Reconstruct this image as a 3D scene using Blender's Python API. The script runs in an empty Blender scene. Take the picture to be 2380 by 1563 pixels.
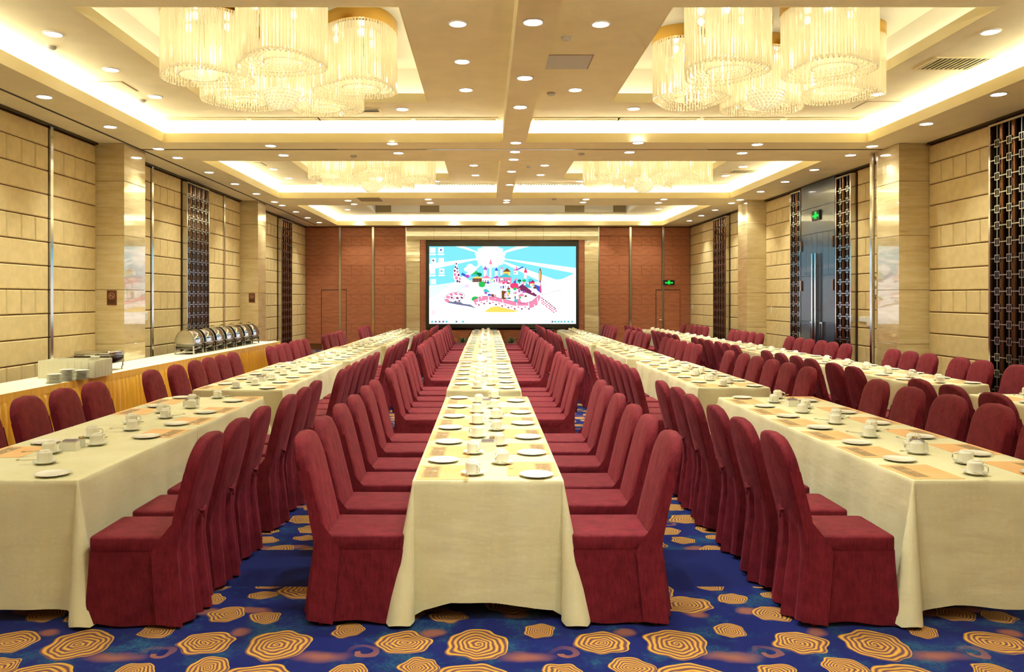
import bpy, math, random
from math import sin, cos, pi, sqrt
random.seed(7)
SC = bpy.context.scene
COL = SC.collection

# ------------------------------------------------------------------ camera, world, exposure
F, PX, PY, CZ = 1850.0, 1128.0, 693.0, 1.742      # focal length in px, vanishing point, eye height
cam_d = bpy.data.cameras.new('camera'); cam = bpy.data.objects.new('camera', cam_d); COL.objects.link(cam)
cam.location = (0, 0, CZ); cam.rotation_euler = (pi/2, 0, 0)
cam_d.sensor_width = 36; cam_d.lens = F/2380*36
cam_d.shift_x = (1190-PX)/2380; cam_d.shift_y = -(781.5-PY)/2380
cam_d.clip_start = .05; cam_d.clip_end = 100
SC.camera = cam
SC.view_settings.view_transform = 'Standard'; SC.view_settings.look = 'None'
SC.view_settings.gamma = 1; SC.view_settings.use_curve_mapping = False
SC.view_settings.exposure = 1.66
W = bpy.data.worlds.new('world'); SC.world = W; W.use_nodes = True
W.node_tree.nodes['Background'].inputs[0].default_value = (1, .9, .75, 1)
W.node_tree.nodes['Background'].inputs[1].default_value = .3
cy = SC.cycles
cy.max_bounces = 5; cy.diffuse_bounces = 3; cy.glossy_bounces = 3; cy.transmission_bounces = 4
cy.use_adaptive_sampling = True; cy.adaptive_threshold = .1; cy.adaptive_min_samples = 20; cy.transparent_max_bounces = 6; cy.caustics_reflective = False; cy.caustics_refractive = False
cy.sample_clamp_indirect = 4; cy.use_denoising = True
COVE_E, INNER_E, DOWN_E, CHAND_W, DOWN_W, SCREEN_E = 23.0, 2.8, 8.0, 3.4, 42.0, .42

def sx(px, d): return (px-PX)*d/F
def at_z(px, py, z):                               # point of the photograph on a level plane
    d = F*(z-CZ)/(PY-py); return ((px-PX)*d/F, d, z)

# ------------------------------------------------------------------ materials
def srgb(c):
    return tuple((v/12.92 if v <= .04045 else ((v+.055)/1.055)**2.4) for v in [x/255 for x in c]) + (1,)
class N:
    def __init__(s, name):
        s.m = bpy.data.materials.new(name); s.m.use_nodes = True; s.t = s.m.node_tree
        s.b = s.t.nodes['Principled BSDF']; s.out = s.t.nodes['Material Output']
    def n(s, typ, **k):
        o = s.t.nodes.new(typ)
        for a, v in k.items(): setattr(o, a, v)
        return o
    def l(s, a, b): s.t.links.new(a, b)
    def coord(s, kind='Object', scale=(1, 1, 1)):
        tc = s.n('ShaderNodeTexCoord'); mp = s.n('ShaderNodeMapping'); mp.inputs['Scale'].default_value = scale
        s.l(tc.outputs[kind], mp.inputs[0]); return mp.outputs[0]
    def noise(s, vec, scale, detail=3, rough=.5):
        t = s.n('ShaderNodeTexNoise'); t.inputs['Scale'].default_value = scale
        t.inputs['Detail'].default_value = detail; t.inputs['Roughness'].default_value = rough
        if vec is not None: s.l(vec, t.inputs['Vector'])
        return t.outputs['Fac']
    def ramp(s, fac, stops):
        r = s.n('ShaderNodeValToRGB'); e = r.color_ramp.elements
        while len(e) < len(stops): e.new(.5)
        for x, (p, c) in zip(e, stops): x.position = p; x.color = c
        s.l(fac, r.inputs[0]); return r.outputs[0]
    def math(s, op, a, b=None, c=None):
        m = s.n('ShaderNodeMath', operation=op)
        for i, v in enumerate((a, b, c)):
            if v is None: continue
            if isinstance(v, (int, float)): m.inputs[i].default_value = v
            else: s.l(v, m.inputs[i])
        return m.outputs[0]
    def mix(s, f, a, b):
        m = s.n('ShaderNodeMix', data_type='RGBA')
        for i, v in ((0, f), (6, a), (7, b)):
            if isinstance(v, (int, float)): m.inputs[i].default_value = v
            elif isinstance(v, tuple): m.inputs[i].default_value = v
            else: s.l(v, m.inputs[i])
        return m.outputs[2]
    def bump(s, h, strength=.3, dist=.01):
        b = s.n('ShaderNodeBump'); b.inputs['Strength'].default_value = strength; b.inputs['Distance'].default_value = dist
        s.l(h, b.inputs['Height']); s.l(b.outputs[0], s.b.inputs['Normal'])
    def set(s, **k):
        for a, v in k.items():
            s.b.inputs[{'rough': 'Roughness', 'metal': 'Metallic', 'spec': 'Specular IOR Level', 'coat': 'Coat Weight',
                        'sheen': 'Sheen Weight', 'srough': 'Sheen Roughness', 'stint': 'Sheen Tint', 'crough': 'Coat Roughness'}[a]].default_value = v
M = {}
def plain(name, c, rough=.5, metal=0, bump=None, var=.0, vscale=6, **k):
    q = N(name); col = srgb(c); q.set(rough=rough, metal=metal, **k)
    q.b.inputs['Base Color'].default_value = col
    v = q.coord() if (bump or var) else None
    if var:
        f = q.noise(v, vscale, 4)
        a = tuple(x*(1-var) for x in col[:3])+(1,); b = tuple(min(1, x*(1+var)) for x in col[:3])+(1,)
        q.l(q.ramp(f, [(.3, a), (.7, b)]), q.b.inputs['Base Color'])
    if bump: q.bump(q.noise(v, bump[0], 3), bump[1], bump[2])
    M[name] = q.m; return q
def emit(name, c, e, raw=False):
    m = bpy.data.materials.new(name); m.use_nodes = True; t = m.node_tree; t.nodes.clear()
    o = t.nodes.new('ShaderNodeOutputMaterial'); em = t.nodes.new('ShaderNodeEmission')
    em.inputs[0].default_value = srgb(c); em.inputs[1].default_value = e
    t.links.new(em.outputs[0], o.inputs[0]); M[name] = m
    if name in ('lamp', 'bulb', 'exit_green') or (name.startswith('px_') and name not in ('px_sky', 'px_white', 'px_pale')): m.cycles.emission_sampling = 'NONE'
    return m

plain('ceiling', (238, 224, 186), .9, bump=(60, .25, .004), var=.04, vscale=3)
plain('recess', (250, 244, 228), .85)
plain('lip', (238, 222, 176), .8)
plain('wall_fabric', (220, 197, 146), .95, bump=(300, .3, .002), var=.07, vscale=9, spec=.15)
plain('groove', (112, 70, 36), .9)
plain('chrome', (215, 215, 215), .14, 1)
plain('steel', (200, 196, 186), .2, 1)
plain('dark_steel', (90, 84, 76), .22, 1)
plain('gold', (222, 180, 96), .25, 1)
plain('white_plastic', (235, 232, 224), .4)
plain('grey_panel', (196, 190, 184), .6)
plain('rack_plastic', (240, 236, 208), .45)
plain('porcelain', (252, 250, 236), .12, spec=.6)
plain('cup_porcelain', (252, 250, 234), .15, spec=.6)
plain('black', (14, 15, 18), .3)
plain('dark', (26, 20, 18), .6)
plain('slot', (66, 54, 44), .8)
plain('grille_dark', (66, 58, 50), .7)
plain('grille_beige', (160, 142, 106), .7)
plain('table_wood', (120, 84, 52), .6)
plain('copper_tube', (128, 88, 62), .14, .7)
plain('mirror_dark', (52, 38, 34), .07, .6)
plain('lattice_metal', (186, 192, 200), .22, 1)
plain('plaque', (118, 72, 50), .3, .6)
plain('plaque_light', (196, 150, 110), .4)
plain('leaf', (34, 84, 30), .5)
plain('pot', (70, 52, 40), .6)
plain('sachet_red', (226, 206, 176), .5)
plain('sachet_blue', (150, 150, 200), .5)
plain('pick', (206, 168, 92), .7)
plain('buffet_top', (248, 240, 214), .6, bump=(40, .12, .004), var=.03, vscale=4)
plain('moist_glass', (230, 232, 224), .1)

q = N('travertine'); v = q.coord('Object', (1, 1, 5))
f = q.noise(v, 2.5, 7, .62); v2 = q.coord('Object', (.6, .6, 14)); f2 = q.noise(v2, 2.2, 4)
q.l(q.ramp(q.math('ADD', q.math('MULTIPLY', f, .6), q.math('MULTIPLY', f2, .4)), [(.35, srgb((208, 182, 128))), (.65, srgb((232, 214, 168)))]), q.b.inputs['Base Color'])
q.set(rough=.10, spec=.7, coat=.9, crough=.02); q.b.inputs['Coat IOR'].default_value = 2.1; M['travertine'] = q.m
q = N('red_wood'); v = q.coord('Object', (1, 1, 12)); f = q.noise(v, 3, 6, .6)
q.l(q.ramp(f, [(.3, srgb((154, 88, 60))), (.7, srgb((190, 120, 84)))]), q.b.inputs['Base Color']); q.set(rough=.5); M['red_wood'] = q.m
q = N('blue_door'); v = q.coord('Object', (6, 6, 6)); f = q.noise(v, 3, 4)
q.l(q.ramp(f, [(.3, srgb((22, 42, 66))), (.7, srgb((30, 56, 86)))]), q.b.inputs['Base Color']); q.set(rough=.28, spec=.7, coat=.3); M['blue_door'] = q.m

q = N('table_cloth'); v = q.coord()
f = q.noise(v, 220, 2); f2 = q.noise(v, 4, 4)
vor = q.n('ShaderNodeTexVoronoi', feature='F1'); vor.inputs['Scale'].default_value = 26; vor.inputs['Randomness'].default_value = .3; q.l(v, vor.inputs['Vector'])
sp = q.math('LESS_THAN', q.math('ABSOLUTE', q.math('SUBTRACT', vor.outputs['Distance'], .34)), .07)
base = q.ramp(f2, [(.3, srgb((240, 232, 186))), (.7, srgb((248, 242, 202)))])
q.l(q.mix(q.math('MULTIPLY', sp, .4), base, srgb((252, 244, 214))), q.b.inputs['Base Color'])
q.bump(q.math('ADD', q.math('MULTIPLY', f, .03), q.math('ADD', q.noise(q.coord('Object', (1.2, 1.2, 3.2)), 2.4, 3, .5), q.math('MULTIPLY', q.noise(v, 9, 2), .15))), .4, .02)
q.set(rough=.8, spec=.25, sheen=.15); M['table_cloth'] = q.m

q = N('velvet'); v = q.coord()
f = q.math('ADD', q.math('MULTIPLY', q.noise(q.coord('Object', (1, 1, .12)), 130, 2, .6), .5), q.math('MULTIPLY', q.noise(v, 14, 4, .6), .5)); fr = q.n('ShaderNodeObjectInfo')
c = q.ramp(f, [(.3, srgb((90, 16, 32))), (.72, srgb((136, 38, 54)))])
hsv = q.n('ShaderNodeHueSaturation'); q.l(c, hsv.inputs['Color'])
q.l(q.math('ADD', q.math('MULTIPLY', fr.outputs['Random'], .16), .92), hsv.inputs['Value'])
q.l(hsv.outputs[0], q.b.inputs['Base Color'])
q.bump(q.math('ADD', q.noise(v, 9, 3), q.math('MULTIPLY', q.noise(v, 400, 2), .08)), .6, .02)
q.set(rough=.72, spec=.2, sheen=.12, srough=.4); q.b.inputs['Sheen Tint'].default_value = srgb((255, 130, 150)); M['velvet'] = q.m

q = N('yellow_cloth'); v = q.coord('Object', (1, 40, 1)); f = q.noise(v, 1, 3)
q.l(q.ramp(f, [(.3, srgb((248, 176, 30))), (.7, srgb((255, 204, 66)))]), q.b.inputs['Base Color']); q.set(rough=.45, sheen=.2); M['yellow_cloth'] = q.m

# placemat: orange paper, printed picture at the guest's end, rows of print behind it (local x 0..0.285 from the guest's edge)
q = N('placemat'); tc = q.n('ShaderNodeTexCoord'); sep = q.n('ShaderNodeSeparateXYZ'); q.l(tc.outputs['Object'], sep.inputs[0])
X, Y = sep.outputs[0], sep.outputs[1]
def band(q, s, a, b): return q.math('MULTIPLY', q.math('GREATER_THAN', s, a), q.math('LESS_THAN', s, b))
pic = q.math('MULTIPLY', band(q, X, -.118, -.018), band(q, Y, -.15, .15))
nf = q.noise(tc.outputs['Object'], 19, 2, .7)
piccol = q.ramp(nf, [(.36, srgb((48, 92, 52))), (.45, srgb((140, 132, 78))), (.50, srgb((168, 84, 78))), (.56, srgb((64, 118, 108))), (.64, srgb((220, 196, 140)))])
def soft(s_, c_, h_, w_): return q.math('MULTIPLY', q.math('SUBTRACT', h_, q.math('ABSOLUTE', q.math('SUBTRACT', s_, c_))), 1/w_)
edge = q.math('ADD', q.math('MINIMUM', soft(X, -.068, .058, .022), soft(Y, 0, .16, .03)), q.math('SUBTRACT', q.noise(tc.outputs['Object'], 45, 2), .6))
cl_ = q.n('ShaderNodeClamp'); q.l(edge, cl_.inputs[0]); pic2 = cl_.outputs[0]
lines = q.math('MULTIPLY', q.math('GREATER_THAN', q.math('FRACT', q.math('MULTIPLY', X, 70)), .66), band(q, X, .0, .10))
lines = q.math('MULTIPLY', q.math('MULTIPLY', lines, band(q, Y, -.14, .12)), q.math('GREATER_THAN', q.noise(tc.outputs['Object'], 160, 1), .48))
paper = q.ramp(q.noise(tc.outputs['Object'], 5, 3), [(.3, srgb((243, 188, 124))), (.7, srgb((247, 200, 140)))])
c1 = q.mix(q.math('MULTIPLY', lines, .28), paper, srgb((200, 120, 80)))
q.l(q.mix(q.math('MULTIPLY', pic2, .8), c1, piccol), q.b.inputs['Base Color']); q.set(rough=.6); M['placemat'] = q.m

# ------------------------------------------------------------------ carpet
q = N('carpet'); tc = q.n('ShaderNodeTexCoord'); P0 = tc.outputs['Object']
nz = q.n('ShaderNodeTexNoise'); nz.inputs['Scale'].default_value = 7; nz.inputs['Detail'].default_value = 1; q.l(P0, nz.inputs['Vector'])
def vm(op, a, b=None, c=None):
    m = q.n('ShaderNodeVectorMath', operation=op)
    for i, x in enumerate((a, b, c)):
        if x is None: continue
        if isinstance(x, tuple): m.inputs[i].default_value = x
        else: q.l(x, m.inputs[i])
    return m
off = vm('MULTIPLY', vm('SUBTRACT', nz.outputs['Color'], (.5, .5, .5)).outputs[0], (.075, .075, 0)).outputs[0]
P = vm('ADD', P0, off).outputs[0]
PXP, PYP = 1.0, 1.12
MED = [(-.04, 4.0, .150, .165, 0), (-.415, 4.02, .135, .125, .3), (.28, 4.16, .082, .085, .2), (-.31, 3.75, .095, .10, -.3),
       (-.06, 3.63, .17, .15, .3), (.36, 3.70, .088, .09, .5), (.14, 4.52, .14, .125, 0), (.42, 4.60, .08, .075, .3),
       (-.42, 4.38, .092, .10, .6), (-.20, 4.34, .088, .08, -.2), (-.30, 4.66, .085, .055, 0)]
cur_v = None; cur_l = None
for (cx, cyy, rx, ry, rot) in MED:
    w = vm('WRAP', vm('SUBTRACT', P, (cx, cyy, 0)).outputs[0], (PXP/2, PYP/2, 1), (-PXP/2, -PYP/2, -1)).outputs[0]
    mp = q.n('ShaderNodeMapping'); mp.inputs['Scale'].default_value = (.93/rx, .93/ry, 0); mp.inputs['Rotation'].default_value = (0, 0, rot)
    q.l(w, mp.inputs[0]); L = vm('LENGTH', mp.outputs[0]).outputs['Value']
    if cur_v is None: cur_v, cur_l = mp.outputs[0], L
    else:
        lt = q.math('LESS_THAN', L, cur_l)
        mx = q.n('ShaderNodeMix', data_type='VECTOR'); q.l(lt, mx.inputs[0]); q.l(cur_v, mx.inputs[4]); q.l(mp.outputs[0], mx.inputs[5])
        cur_v = mx.outputs[1]; cur_l = q.math('MINIMUM', L, cur_l)
sep = q.n('ShaderNodeSeparateXYZ'); q.l(cur_v, sep.inputs[0])
ang = q.math('ARCTAN2', sep.outputs[1], sep.outputs[0])
poly = q.math('MULTIPLY', cur_l, q.math('ADD', 1.0, q.math('MULTIPLY', q.math('COSINE', q.math('MULTIPLY', ang, 6)), .05)))
inside = q.math('LESS_THAN', poly, .98)
ring = q.math('ADD', q.math('MULTIPLY', q.math('POWER', poly, .85), 6.4), q.math('DIVIDE', ang, 2*pi))
ringv = q.math('SINE', q.math('MULTIPLY', ring, 2*pi))
weave = q.n('ShaderNodeTexWave'); weave.inputs['Scale'].default_value = 60; q.l(P0, weave.inputs['Vector'])
gold = q.mix(q.noise(P0, 9, 3), srgb((186, 128, 64)), srgb((220, 170, 58)))
gold = q.mix(q.math('MULTIPLY', weave.outputs['Fac'], .25), gold, srgb((170, 100, 60)))
med = q.ramp(q.math('MULTIPLY_ADD', ringv, .5, .5), [(.22, srgb((92, 60, 74))), (.42, srgb((176, 118, 78))), (.62, srgb((192, 138, 66))), (.9, srgb((214, 168, 58)))])
med = q.mix(q.math('MULTIPLY', weave.outputs['Fac'], .3), med, srgb((150, 92, 70)))
med = q.mix(q.math('MULTIPLY', q.math('GREATER_THAN', ringv, -.15), 0), med, med)
tn = q.noise(P0, 3.2, 6, .72); tn2 = q.noise(P0, 55, 3, .8)
blue = q.mix(q.math('MULTIPLY', q.ramp(tn, [(.50, (0, 0, 0, 1)), (.64, (1, 1, 1, 1))]), q.ramp(tn2, [(.4, (.15, .15, .15, 1)), (.6, (1, 1, 1, 1))])), srgb((2, 20, 96)), srgb((32, 88, 112)))
def blob(cx, cyy, rx, ry, rot, lo, hi, ringed=False):
    w = vm('WRAP', vm('SUBTRACT', P, (cx, cyy, 0)).outputs[0], (PXP/2, PYP/2, 1), (-PXP/2, -PYP/2, -1)).outputs[0]
    mp = q.n('ShaderNodeMapping'); mp.inputs['Scale'].default_value = (1/rx, 1/ry, 0); mp.inputs['Rotation'].default_value = (0, 0, rot)
    q.l(w, mp.inputs[0]); L = vm('LENGTH', mp.outputs[0]).outputs['Value']
    if ringed:
        s2 = q.n('ShaderNodeSeparateXYZ'); q.l(mp.outputs[0], s2.inputs[0])
        a2 = q.math('ARCTAN2', s2.outputs[1], s2.outputs[0])
        tgt = q.math('ADD', .62, q.math('MULTIPLY', a2, .10))
        r = q.math('SUBTRACT', 1, q.math('DIVIDE', q.math('ABSOLUTE', q.math('SUBTRACT', L, tgt)), .2))
        return q.math('MULTIPLY', q.math('GREATER_THAN', r, 0), q.math('MULTIPLY_ADD', a2, -.16, .6))
    return q.ramp(L, [(lo, (1, 1, 1, 1)), (hi, (0, 0, 0, 1))])
brown = q.math('MAXIMUM', blob(.20, 3.86, .17, .065, -.5, .25, 1), blob(.40, 3.90, .085, .085, 0, 0, 0, True))
brown = q.math('MAXIMUM', brown, blob(-.27, 4.14, .07, .06, .6, .5, 1))
brown = q.math('MAXIMUM', brown, blob(-.30, 4.44, .12, .05, -.3, .5, 1))
brown = q.math('MAXIMUM', brown, blob(.46, 4.42, .09, .06, .3, .5, 1))
brown = q.math('MAXIMUM', brown, blob(.16, 4.38, .08, .05, 0, .5, 1))
hatch = q.math('ADD', .72, q.math('MULTIPLY', weave.outputs['Fac'], .28))
col = q.mix(q.math('MULTIPLY', brown, hatch), blue, srgb((146, 88, 72)))
col = q.mix(inside, col, med)
s3 = q.n('ShaderNodeSeparateXYZ'); q.l(P0, s3.inputs[0])
plainb = band(q, s3.outputs[1], 4.80, 5.50)
for a in (9.0, 13.2, 17.4, 21.6): plainb = q.math('MAXIMUM', plainb, band(q, s3.outputs[1], a, a+.7))
col = q.mix(plainb, col, srgb((2, 20, 88)))
q.l(col, q.b.inputs['Base Color']); q.bump(q.noise(P0, 350, 2), .3, .004); q.set(rough=.95, spec=.1, sheen=.1); M['carpet'] = q.m

# chandelier glass rods and beads: faint emission put into the glass imitates the bulbs' glow
def crystal(name, c, tr, gl, em):
    m = bpy.data.materials.new(name); m.use_nodes = True; t = m.node_tree; t.nodes.clear(); n = t.nodes.new
    o = n('ShaderNodeOutputMaterial'); tl = n('ShaderNodeBsdfTranslucent'); g = n('ShaderNodeBsdfGlossy'); tp = n('ShaderNodeBsdfTransparent')
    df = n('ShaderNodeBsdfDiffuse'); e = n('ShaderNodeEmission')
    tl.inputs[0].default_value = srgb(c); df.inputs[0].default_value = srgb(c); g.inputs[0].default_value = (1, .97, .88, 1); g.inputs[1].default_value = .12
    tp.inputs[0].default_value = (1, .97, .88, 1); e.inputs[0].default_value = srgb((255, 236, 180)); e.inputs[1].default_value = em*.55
    a = n('ShaderNodeMixShader'); a.inputs[0].default_value = .5; b = n('ShaderNodeMixShader'); b.inputs[0].default_value = gl
    c2 = n('ShaderNodeMixShader'); c2.inputs[0].default_value = tr; ad = n('ShaderNodeAddShader')
    l = t.links.new
    l(tl.outputs[0], a.inputs[1]); l(df.outputs[0], a.inputs[2]); l(a.outputs[0], b.inputs[1]); l(g.outputs[0], b.inputs[2])
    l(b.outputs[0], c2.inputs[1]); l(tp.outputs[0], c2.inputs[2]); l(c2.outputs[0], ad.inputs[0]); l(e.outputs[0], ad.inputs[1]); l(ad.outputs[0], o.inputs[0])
    m.cycles.emission_sampling = "NONE"; M[name] = m
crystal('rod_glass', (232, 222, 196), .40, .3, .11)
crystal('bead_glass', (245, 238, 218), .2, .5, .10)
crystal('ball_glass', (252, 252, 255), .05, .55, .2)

emit('cove_light', (255, 252, 222), COVE_E); emit('inner_light', (255, 251, 218), INNER_E)
emit('lamp', (255, 250, 240), DOWN_E); emit('bulb', (255, 246, 210), 4)
emit('exit_green', (30, 240, 70), .6)

# ------------------------------------------------------------------ mesh helpers
class MB:
    def __init__(s): s.v = []; s.f = []; s.mi = []; s.cur = 0
    def add(s, vs, fs):
        o = len(s.v); s.v += vs; s.f += [tuple(i+o for i in f) for f in fs]; s.mi += [s.cur]*len(fs)
    def box(s, x0, x1, y0, y1, z0, z1):
        s.add([(x0, y0, z0), (x1, y0, z0), (x1, y1, z0), (x0, y1, z0), (x0, y0, z1), (x1, y0, z1), (x1, y1, z1), (x0, y1, z1)],
              [(3, 2, 1, 0), (4, 5, 6, 7), (0, 1, 5, 4), (1, 2, 6, 5), (2, 3, 7, 6), (3, 0, 4, 7)])
    def rings(s, rs, cap0=True, cap1=True, close=True):     # rs: rings of equal length
        n = len(rs[0]); vs = [p for r in rs for p in r]; fs = []
        m = n if close else n-1
        for k in range(len(rs)-1):
            for i in range(m):
                j = (i+1) % n; fs.append((k*n+i, k*n+j, (k+1)*n+j, (k+1)*n+i))
        if cap0: fs.append(tuple(range(n-1, -1, -1)))
        if cap1: fs.append(tuple((len(rs)-1)*n+i for i in range(n)))
        s.add(vs, fs)
    def lathe(s, prof, seg=20, c=(0, 0, 0), cap0=True, cap1=True):
        s.rings([[(c[0]+r*cos(2*pi*i/seg), c[1]+r*sin(2*pi*i/seg), c[2]+z) for i in range(seg)] for r, z in prof], cap0, cap1)
    def tube(s, pts, r, seg=6, closed=False):
        from mathutils import Vector
        P = [Vector(p) for p in pts]; n = len(P); rs = []
        for i, p in enumerate(P):
            a = P[(i-1) % n] if (closed or i) else p; b = P[(i+1) % n] if (closed or i < n-1) else p
            t = (b-a).normalized(); u = t.cross(Vector((0, 0, 1)))
            if u.length < .05: u = t.cross(Vector((0, 1, 0)))
            u.normalize(); w = t.cross(u)
            rs.append([tuple(p + u*r*cos(2*pi*k/seg) + w*r*sin(2*pi*k/seg)) for k in range(seg)])
        if closed: rs.append(rs[0])
        s.rings(rs, not closed, not closed)
    def pad(s, x0, x1, y0, y1, z0, z1, r, cr=None, seg=4, crown=0):   # rounded cushion-like box
        cr = cr or r*2
        def ol(ins, z):
            o = []
            for (cx, cyy, a0) in ((x1-cr, y1-cr, 0), (x0+cr, y1-cr, 90), (x0+cr, y0+cr, 180), (x1-cr, y0+cr, 270)):
                for k in range(seg+1):
                    a = math.radians(a0+90*k/seg); o.append((cx+(cr-ins)*cos(a), cyy+(cr-ins)*sin(a), z))
            return o
        s.rings([ol(r, z0), ol(r*.3, z0+r*.3), ol(0, z0+r), ol(0, z1-r), ol(r*.3, z1-r*.3), ol(r, z1+crown*.5)] + ([ol(min(cr*.9, r*4), z1+crown)] if crown else []))
    def panel(s, a, b, y0, y1, z0, z1, ch=.008):    # upholstered piece between planes x=a (back) and x=b (face)
        c = b - ch*(1 if b > a else -1)
        s.rings([[(a, y0, z0), (a, y1, z0), (a, y1, z1), (a, y0, z1)], [(c, y0, z0), (c, y1, z0), (c, y1, z1), (c, y0, z1)],
                 [(b, y0+ch, z0+ch), (b, y1-ch, z0+ch), (b, y1-ch, z1-ch), (b, y0+ch, z1-ch)]], cap0=False)
    def ball(s, c, r, seg=6, rg=4, sz=1):
        s.lathe([(r*sin(pi*k/rg)+1e-5, -r*sz*cos(pi*k/rg)) for k in range(rg+1)], seg, c, False, False)
    def mesh(s, name, mats, smooth=False, auto=None):
        me = bpy.data.meshes.new(name); me.from_pydata(s.v, [], s.f)
        for m in (mats if isinstance(mats, (list, tuple)) else [mats]): me.materials.append(M[m])
        if len(me.materials) > 1: me.polygons.foreach_set('material_index', s.mi)
        if smooth:
            me.polygons.foreach_set('use_smooth', [True]*len(me.polygons))
            try: me.set_sharp_from_angle(angle=math.radians(auto or 40))
            except Exception: pass
        me.update(); return me
def obj(name, me, parent=None, loc=(0, 0, 0), rot=0):
    o = bpy.data.objects.new(name, me); o.location = loc
    if rot: o.rotation_euler = (0, 0, rot)
    if parent: o.parent = parent
    COL.objects.link(o); return o
def tag(o, label=None, cat=None, group=None, kind=None):
    if label: o['label'] = label
    if cat: o['category'] = cat
    if group: o['group'] = group
    if kind: o['kind'] = kind
    return o
def thing(name, label, cat, loc=(0, 0, 0), rot=0, group=None):
    return tag(obj(name, None, None, loc, rot), label, cat, group)
KIDS = {}
def kid(name, me, parent, loc=(0, 0, 0), rot=0):
    o = obj(name, me, parent, loc, rot); KIDS.setdefault(parent.name, []).append(o); return o
def dup(root, loc, rot, label, group=None):
    r = root.copy(); r.location = loc; r.rotation_euler = (0, 0, rot); COL.objects.link(r); r['label'] = label
    if group: r['group'] = group
    for c in KIDS.get(root.name, []):
        d = c.copy(); d.parent = r; COL.objects.link(d); KIDS.setdefault(r.name, []).append(d)
        for g in KIDS.get(c.name, []):
            e = g.copy(); e.parent = d; COL.objects.link(e)
    return r
def struct(name, me, label=None):
    o = obj(name, me); o['kind'] = 'structure'
    if label: o['label'] = label
    return o
ORD = ['zeroth', 'first', 'second', 'third', 'fourth', 'fifth', 'sixth', 'seventh', 'eighth', 'ninth', 'tenth', 'eleventh', 'twelfth']

# ------------------------------------------------------------------ room shell
XL, XR, YB, YF, ZC, ZU, ZT = -6.10, 6.95, -4.0, 26.9, 4.16, 4.47, 5.00
LIP = .13
m = MB(); m.box(XL-.2, XR+.2, YB, YF+.2, -.1, 0)
struct('floor', m.mesh('floor', 'carpet'), 'blue patterned carpet with golden spiral medallions')

# openings of the lower ceiling: (x0,x1,y0,y1), side with no cove
BAYS = [(-1.3, 4.9), (6.2, 12.37), (14.03, 19.3)]
XO = [(-5.0, .27), (.63, 5.95)]
m = MB()
def slab(x0, x1, y0, y1): m.box(x0, x1, y0, y1, ZC, ZC+LIP)
ys = [YB-.2]
for a, b in BAYS + [(20.75, 26.45)]: ys += [a, b]
ys.append(YF+.2)
for i in range(0, len(ys), 2): slab(XL-.2, XR+.2, ys[i], ys[i+1])
for a, b in BAYS:
    slab(XL-.2, XO[0][0], a, b); slab(XO[1][1], XR+.2, a, b)
slab(XL-.2, -4.92, 20.75, 26.45); slab(5.90, XR+.2, 20.75, 26.45)
m.box(XL-.2, XR+.2, YB-.2, YF+.2, 5.3, 5.4)
ceiling = struct('ceiling', m.mesh('ceiling', 'ceiling'), 'beige ceiling with recessed lit coffers')
m = MB()
for a, b in BAYS: m.box(XO[0][1], XO[1][0], a-.26, b+.26, ZC+LIP, ZU+.05); m.box(XO[0][1], XO[1][0], a, b, ZC, ZC+LIP)
kid('centre_beam', m.mesh('centre_beam', 'ceiling'), ceiling)

def coffer(x0, x1, y0, y1, cav, inner, inner_lip, nocove=None, topz=ZT):
    """upper level of a coffer: outer light cavity round an opening, soffit with an inner opening, deep lit recess"""
    c = .24
    ox0 = x0-(0 if nocove == 'x0' else c); ox1 = x1+(0 if nocove == 'x1' else c); oy0, oy1 = y0-c, y1+c
    m = MB(); T = .03
    wx0, wx1 = ox0-(0 if nocove == 'x0' else T), ox1+(0 if nocove == 'x1' else T)
    for (a, b, e, f) in (((ox0-T, ox0, oy0, oy1) if nocove != 'x0' else (ox1, ox1+T, oy0, oy1)), (wx0, wx1, oy0-T, oy0), (wx0, wx1, oy1, oy1+T)):
        m.box(a, b, e, f, ZC+LIP-.005, ZU+.02)
    walls = kid('cove_wall', m.mesh('cove_wall', 'recess'), ceiling)
    ix0, ix1, iy0, iy1 = inner
    m = MB()
    for (a, b, e, f) in ((ox0, ox1, oy0, iy0), (ox0, ox1, iy1, oy1), (ox0, ix0, iy0, iy1), (ix1, ox1, iy0, iy1)):
        m.box(a, b, e, f, ZU, ZU+inner_lip)
    kid('soffit', m.mesh('soffit', 'ceiling'), ceiling)
    m = MB(); h = .02
    def strip(a, b, e, f, z): m.box(a, b, e, f, z, z+h)
    z = ZC+LIP
    strip(x0, x1, y1+.09, y1+.12, z); strip(x0, x1, y0-.12, y0-.09, z)
    if nocove != 'x0': strip(x0-.12, x0-.09, y0, y1, z)
    if nocove != 'x1': strip(x1+.09, x1+.12, y0, y1, z)
    kid('light_strip', m.mesh('light_strip', 'cove_light'), ceiling)
    c2 = .20; m = MB()
    jx0, jx1, jy0, jy1 = ix0-c2, ix1+c2, iy0-c2, iy1+c2
    for (a, b, e, f) in ((jx0-T, jx0, jy0, jy1), (jx1, jx1+T, jy0, jy1), (jx0-T, jx1+T, jy0-T, jy0), (jx0-T, jx1+T, jy1, jy1+T)):
        m.box(a, b, e, f, ZU+inner_lip, topz)
    m.box(jx0-T, jx1+T, jy0-T, jy1+T, topz, topz+.03)
    kid('recess_shell', m.mesh('recess_shell', 'recess'), ceiling)
    m = MB(); z = ZU+inner_lip
    strip(ix0, ix1, iy1+.08, iy1+.11, z); strip(ix0, ix1, iy0-.11, iy0-.08, z)
    strip(ix0-.11, ix0-.08, iy0, iy1, z); strip(ix1+.08, ix1+.11, iy0, iy1, z)
    kid('light_strip', m.mesh('light_strip', 'inner_light'), ceiling)
INN = [(0.1, 3.6), (7.45, 11.1), (15.1, 18.2)]
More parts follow.
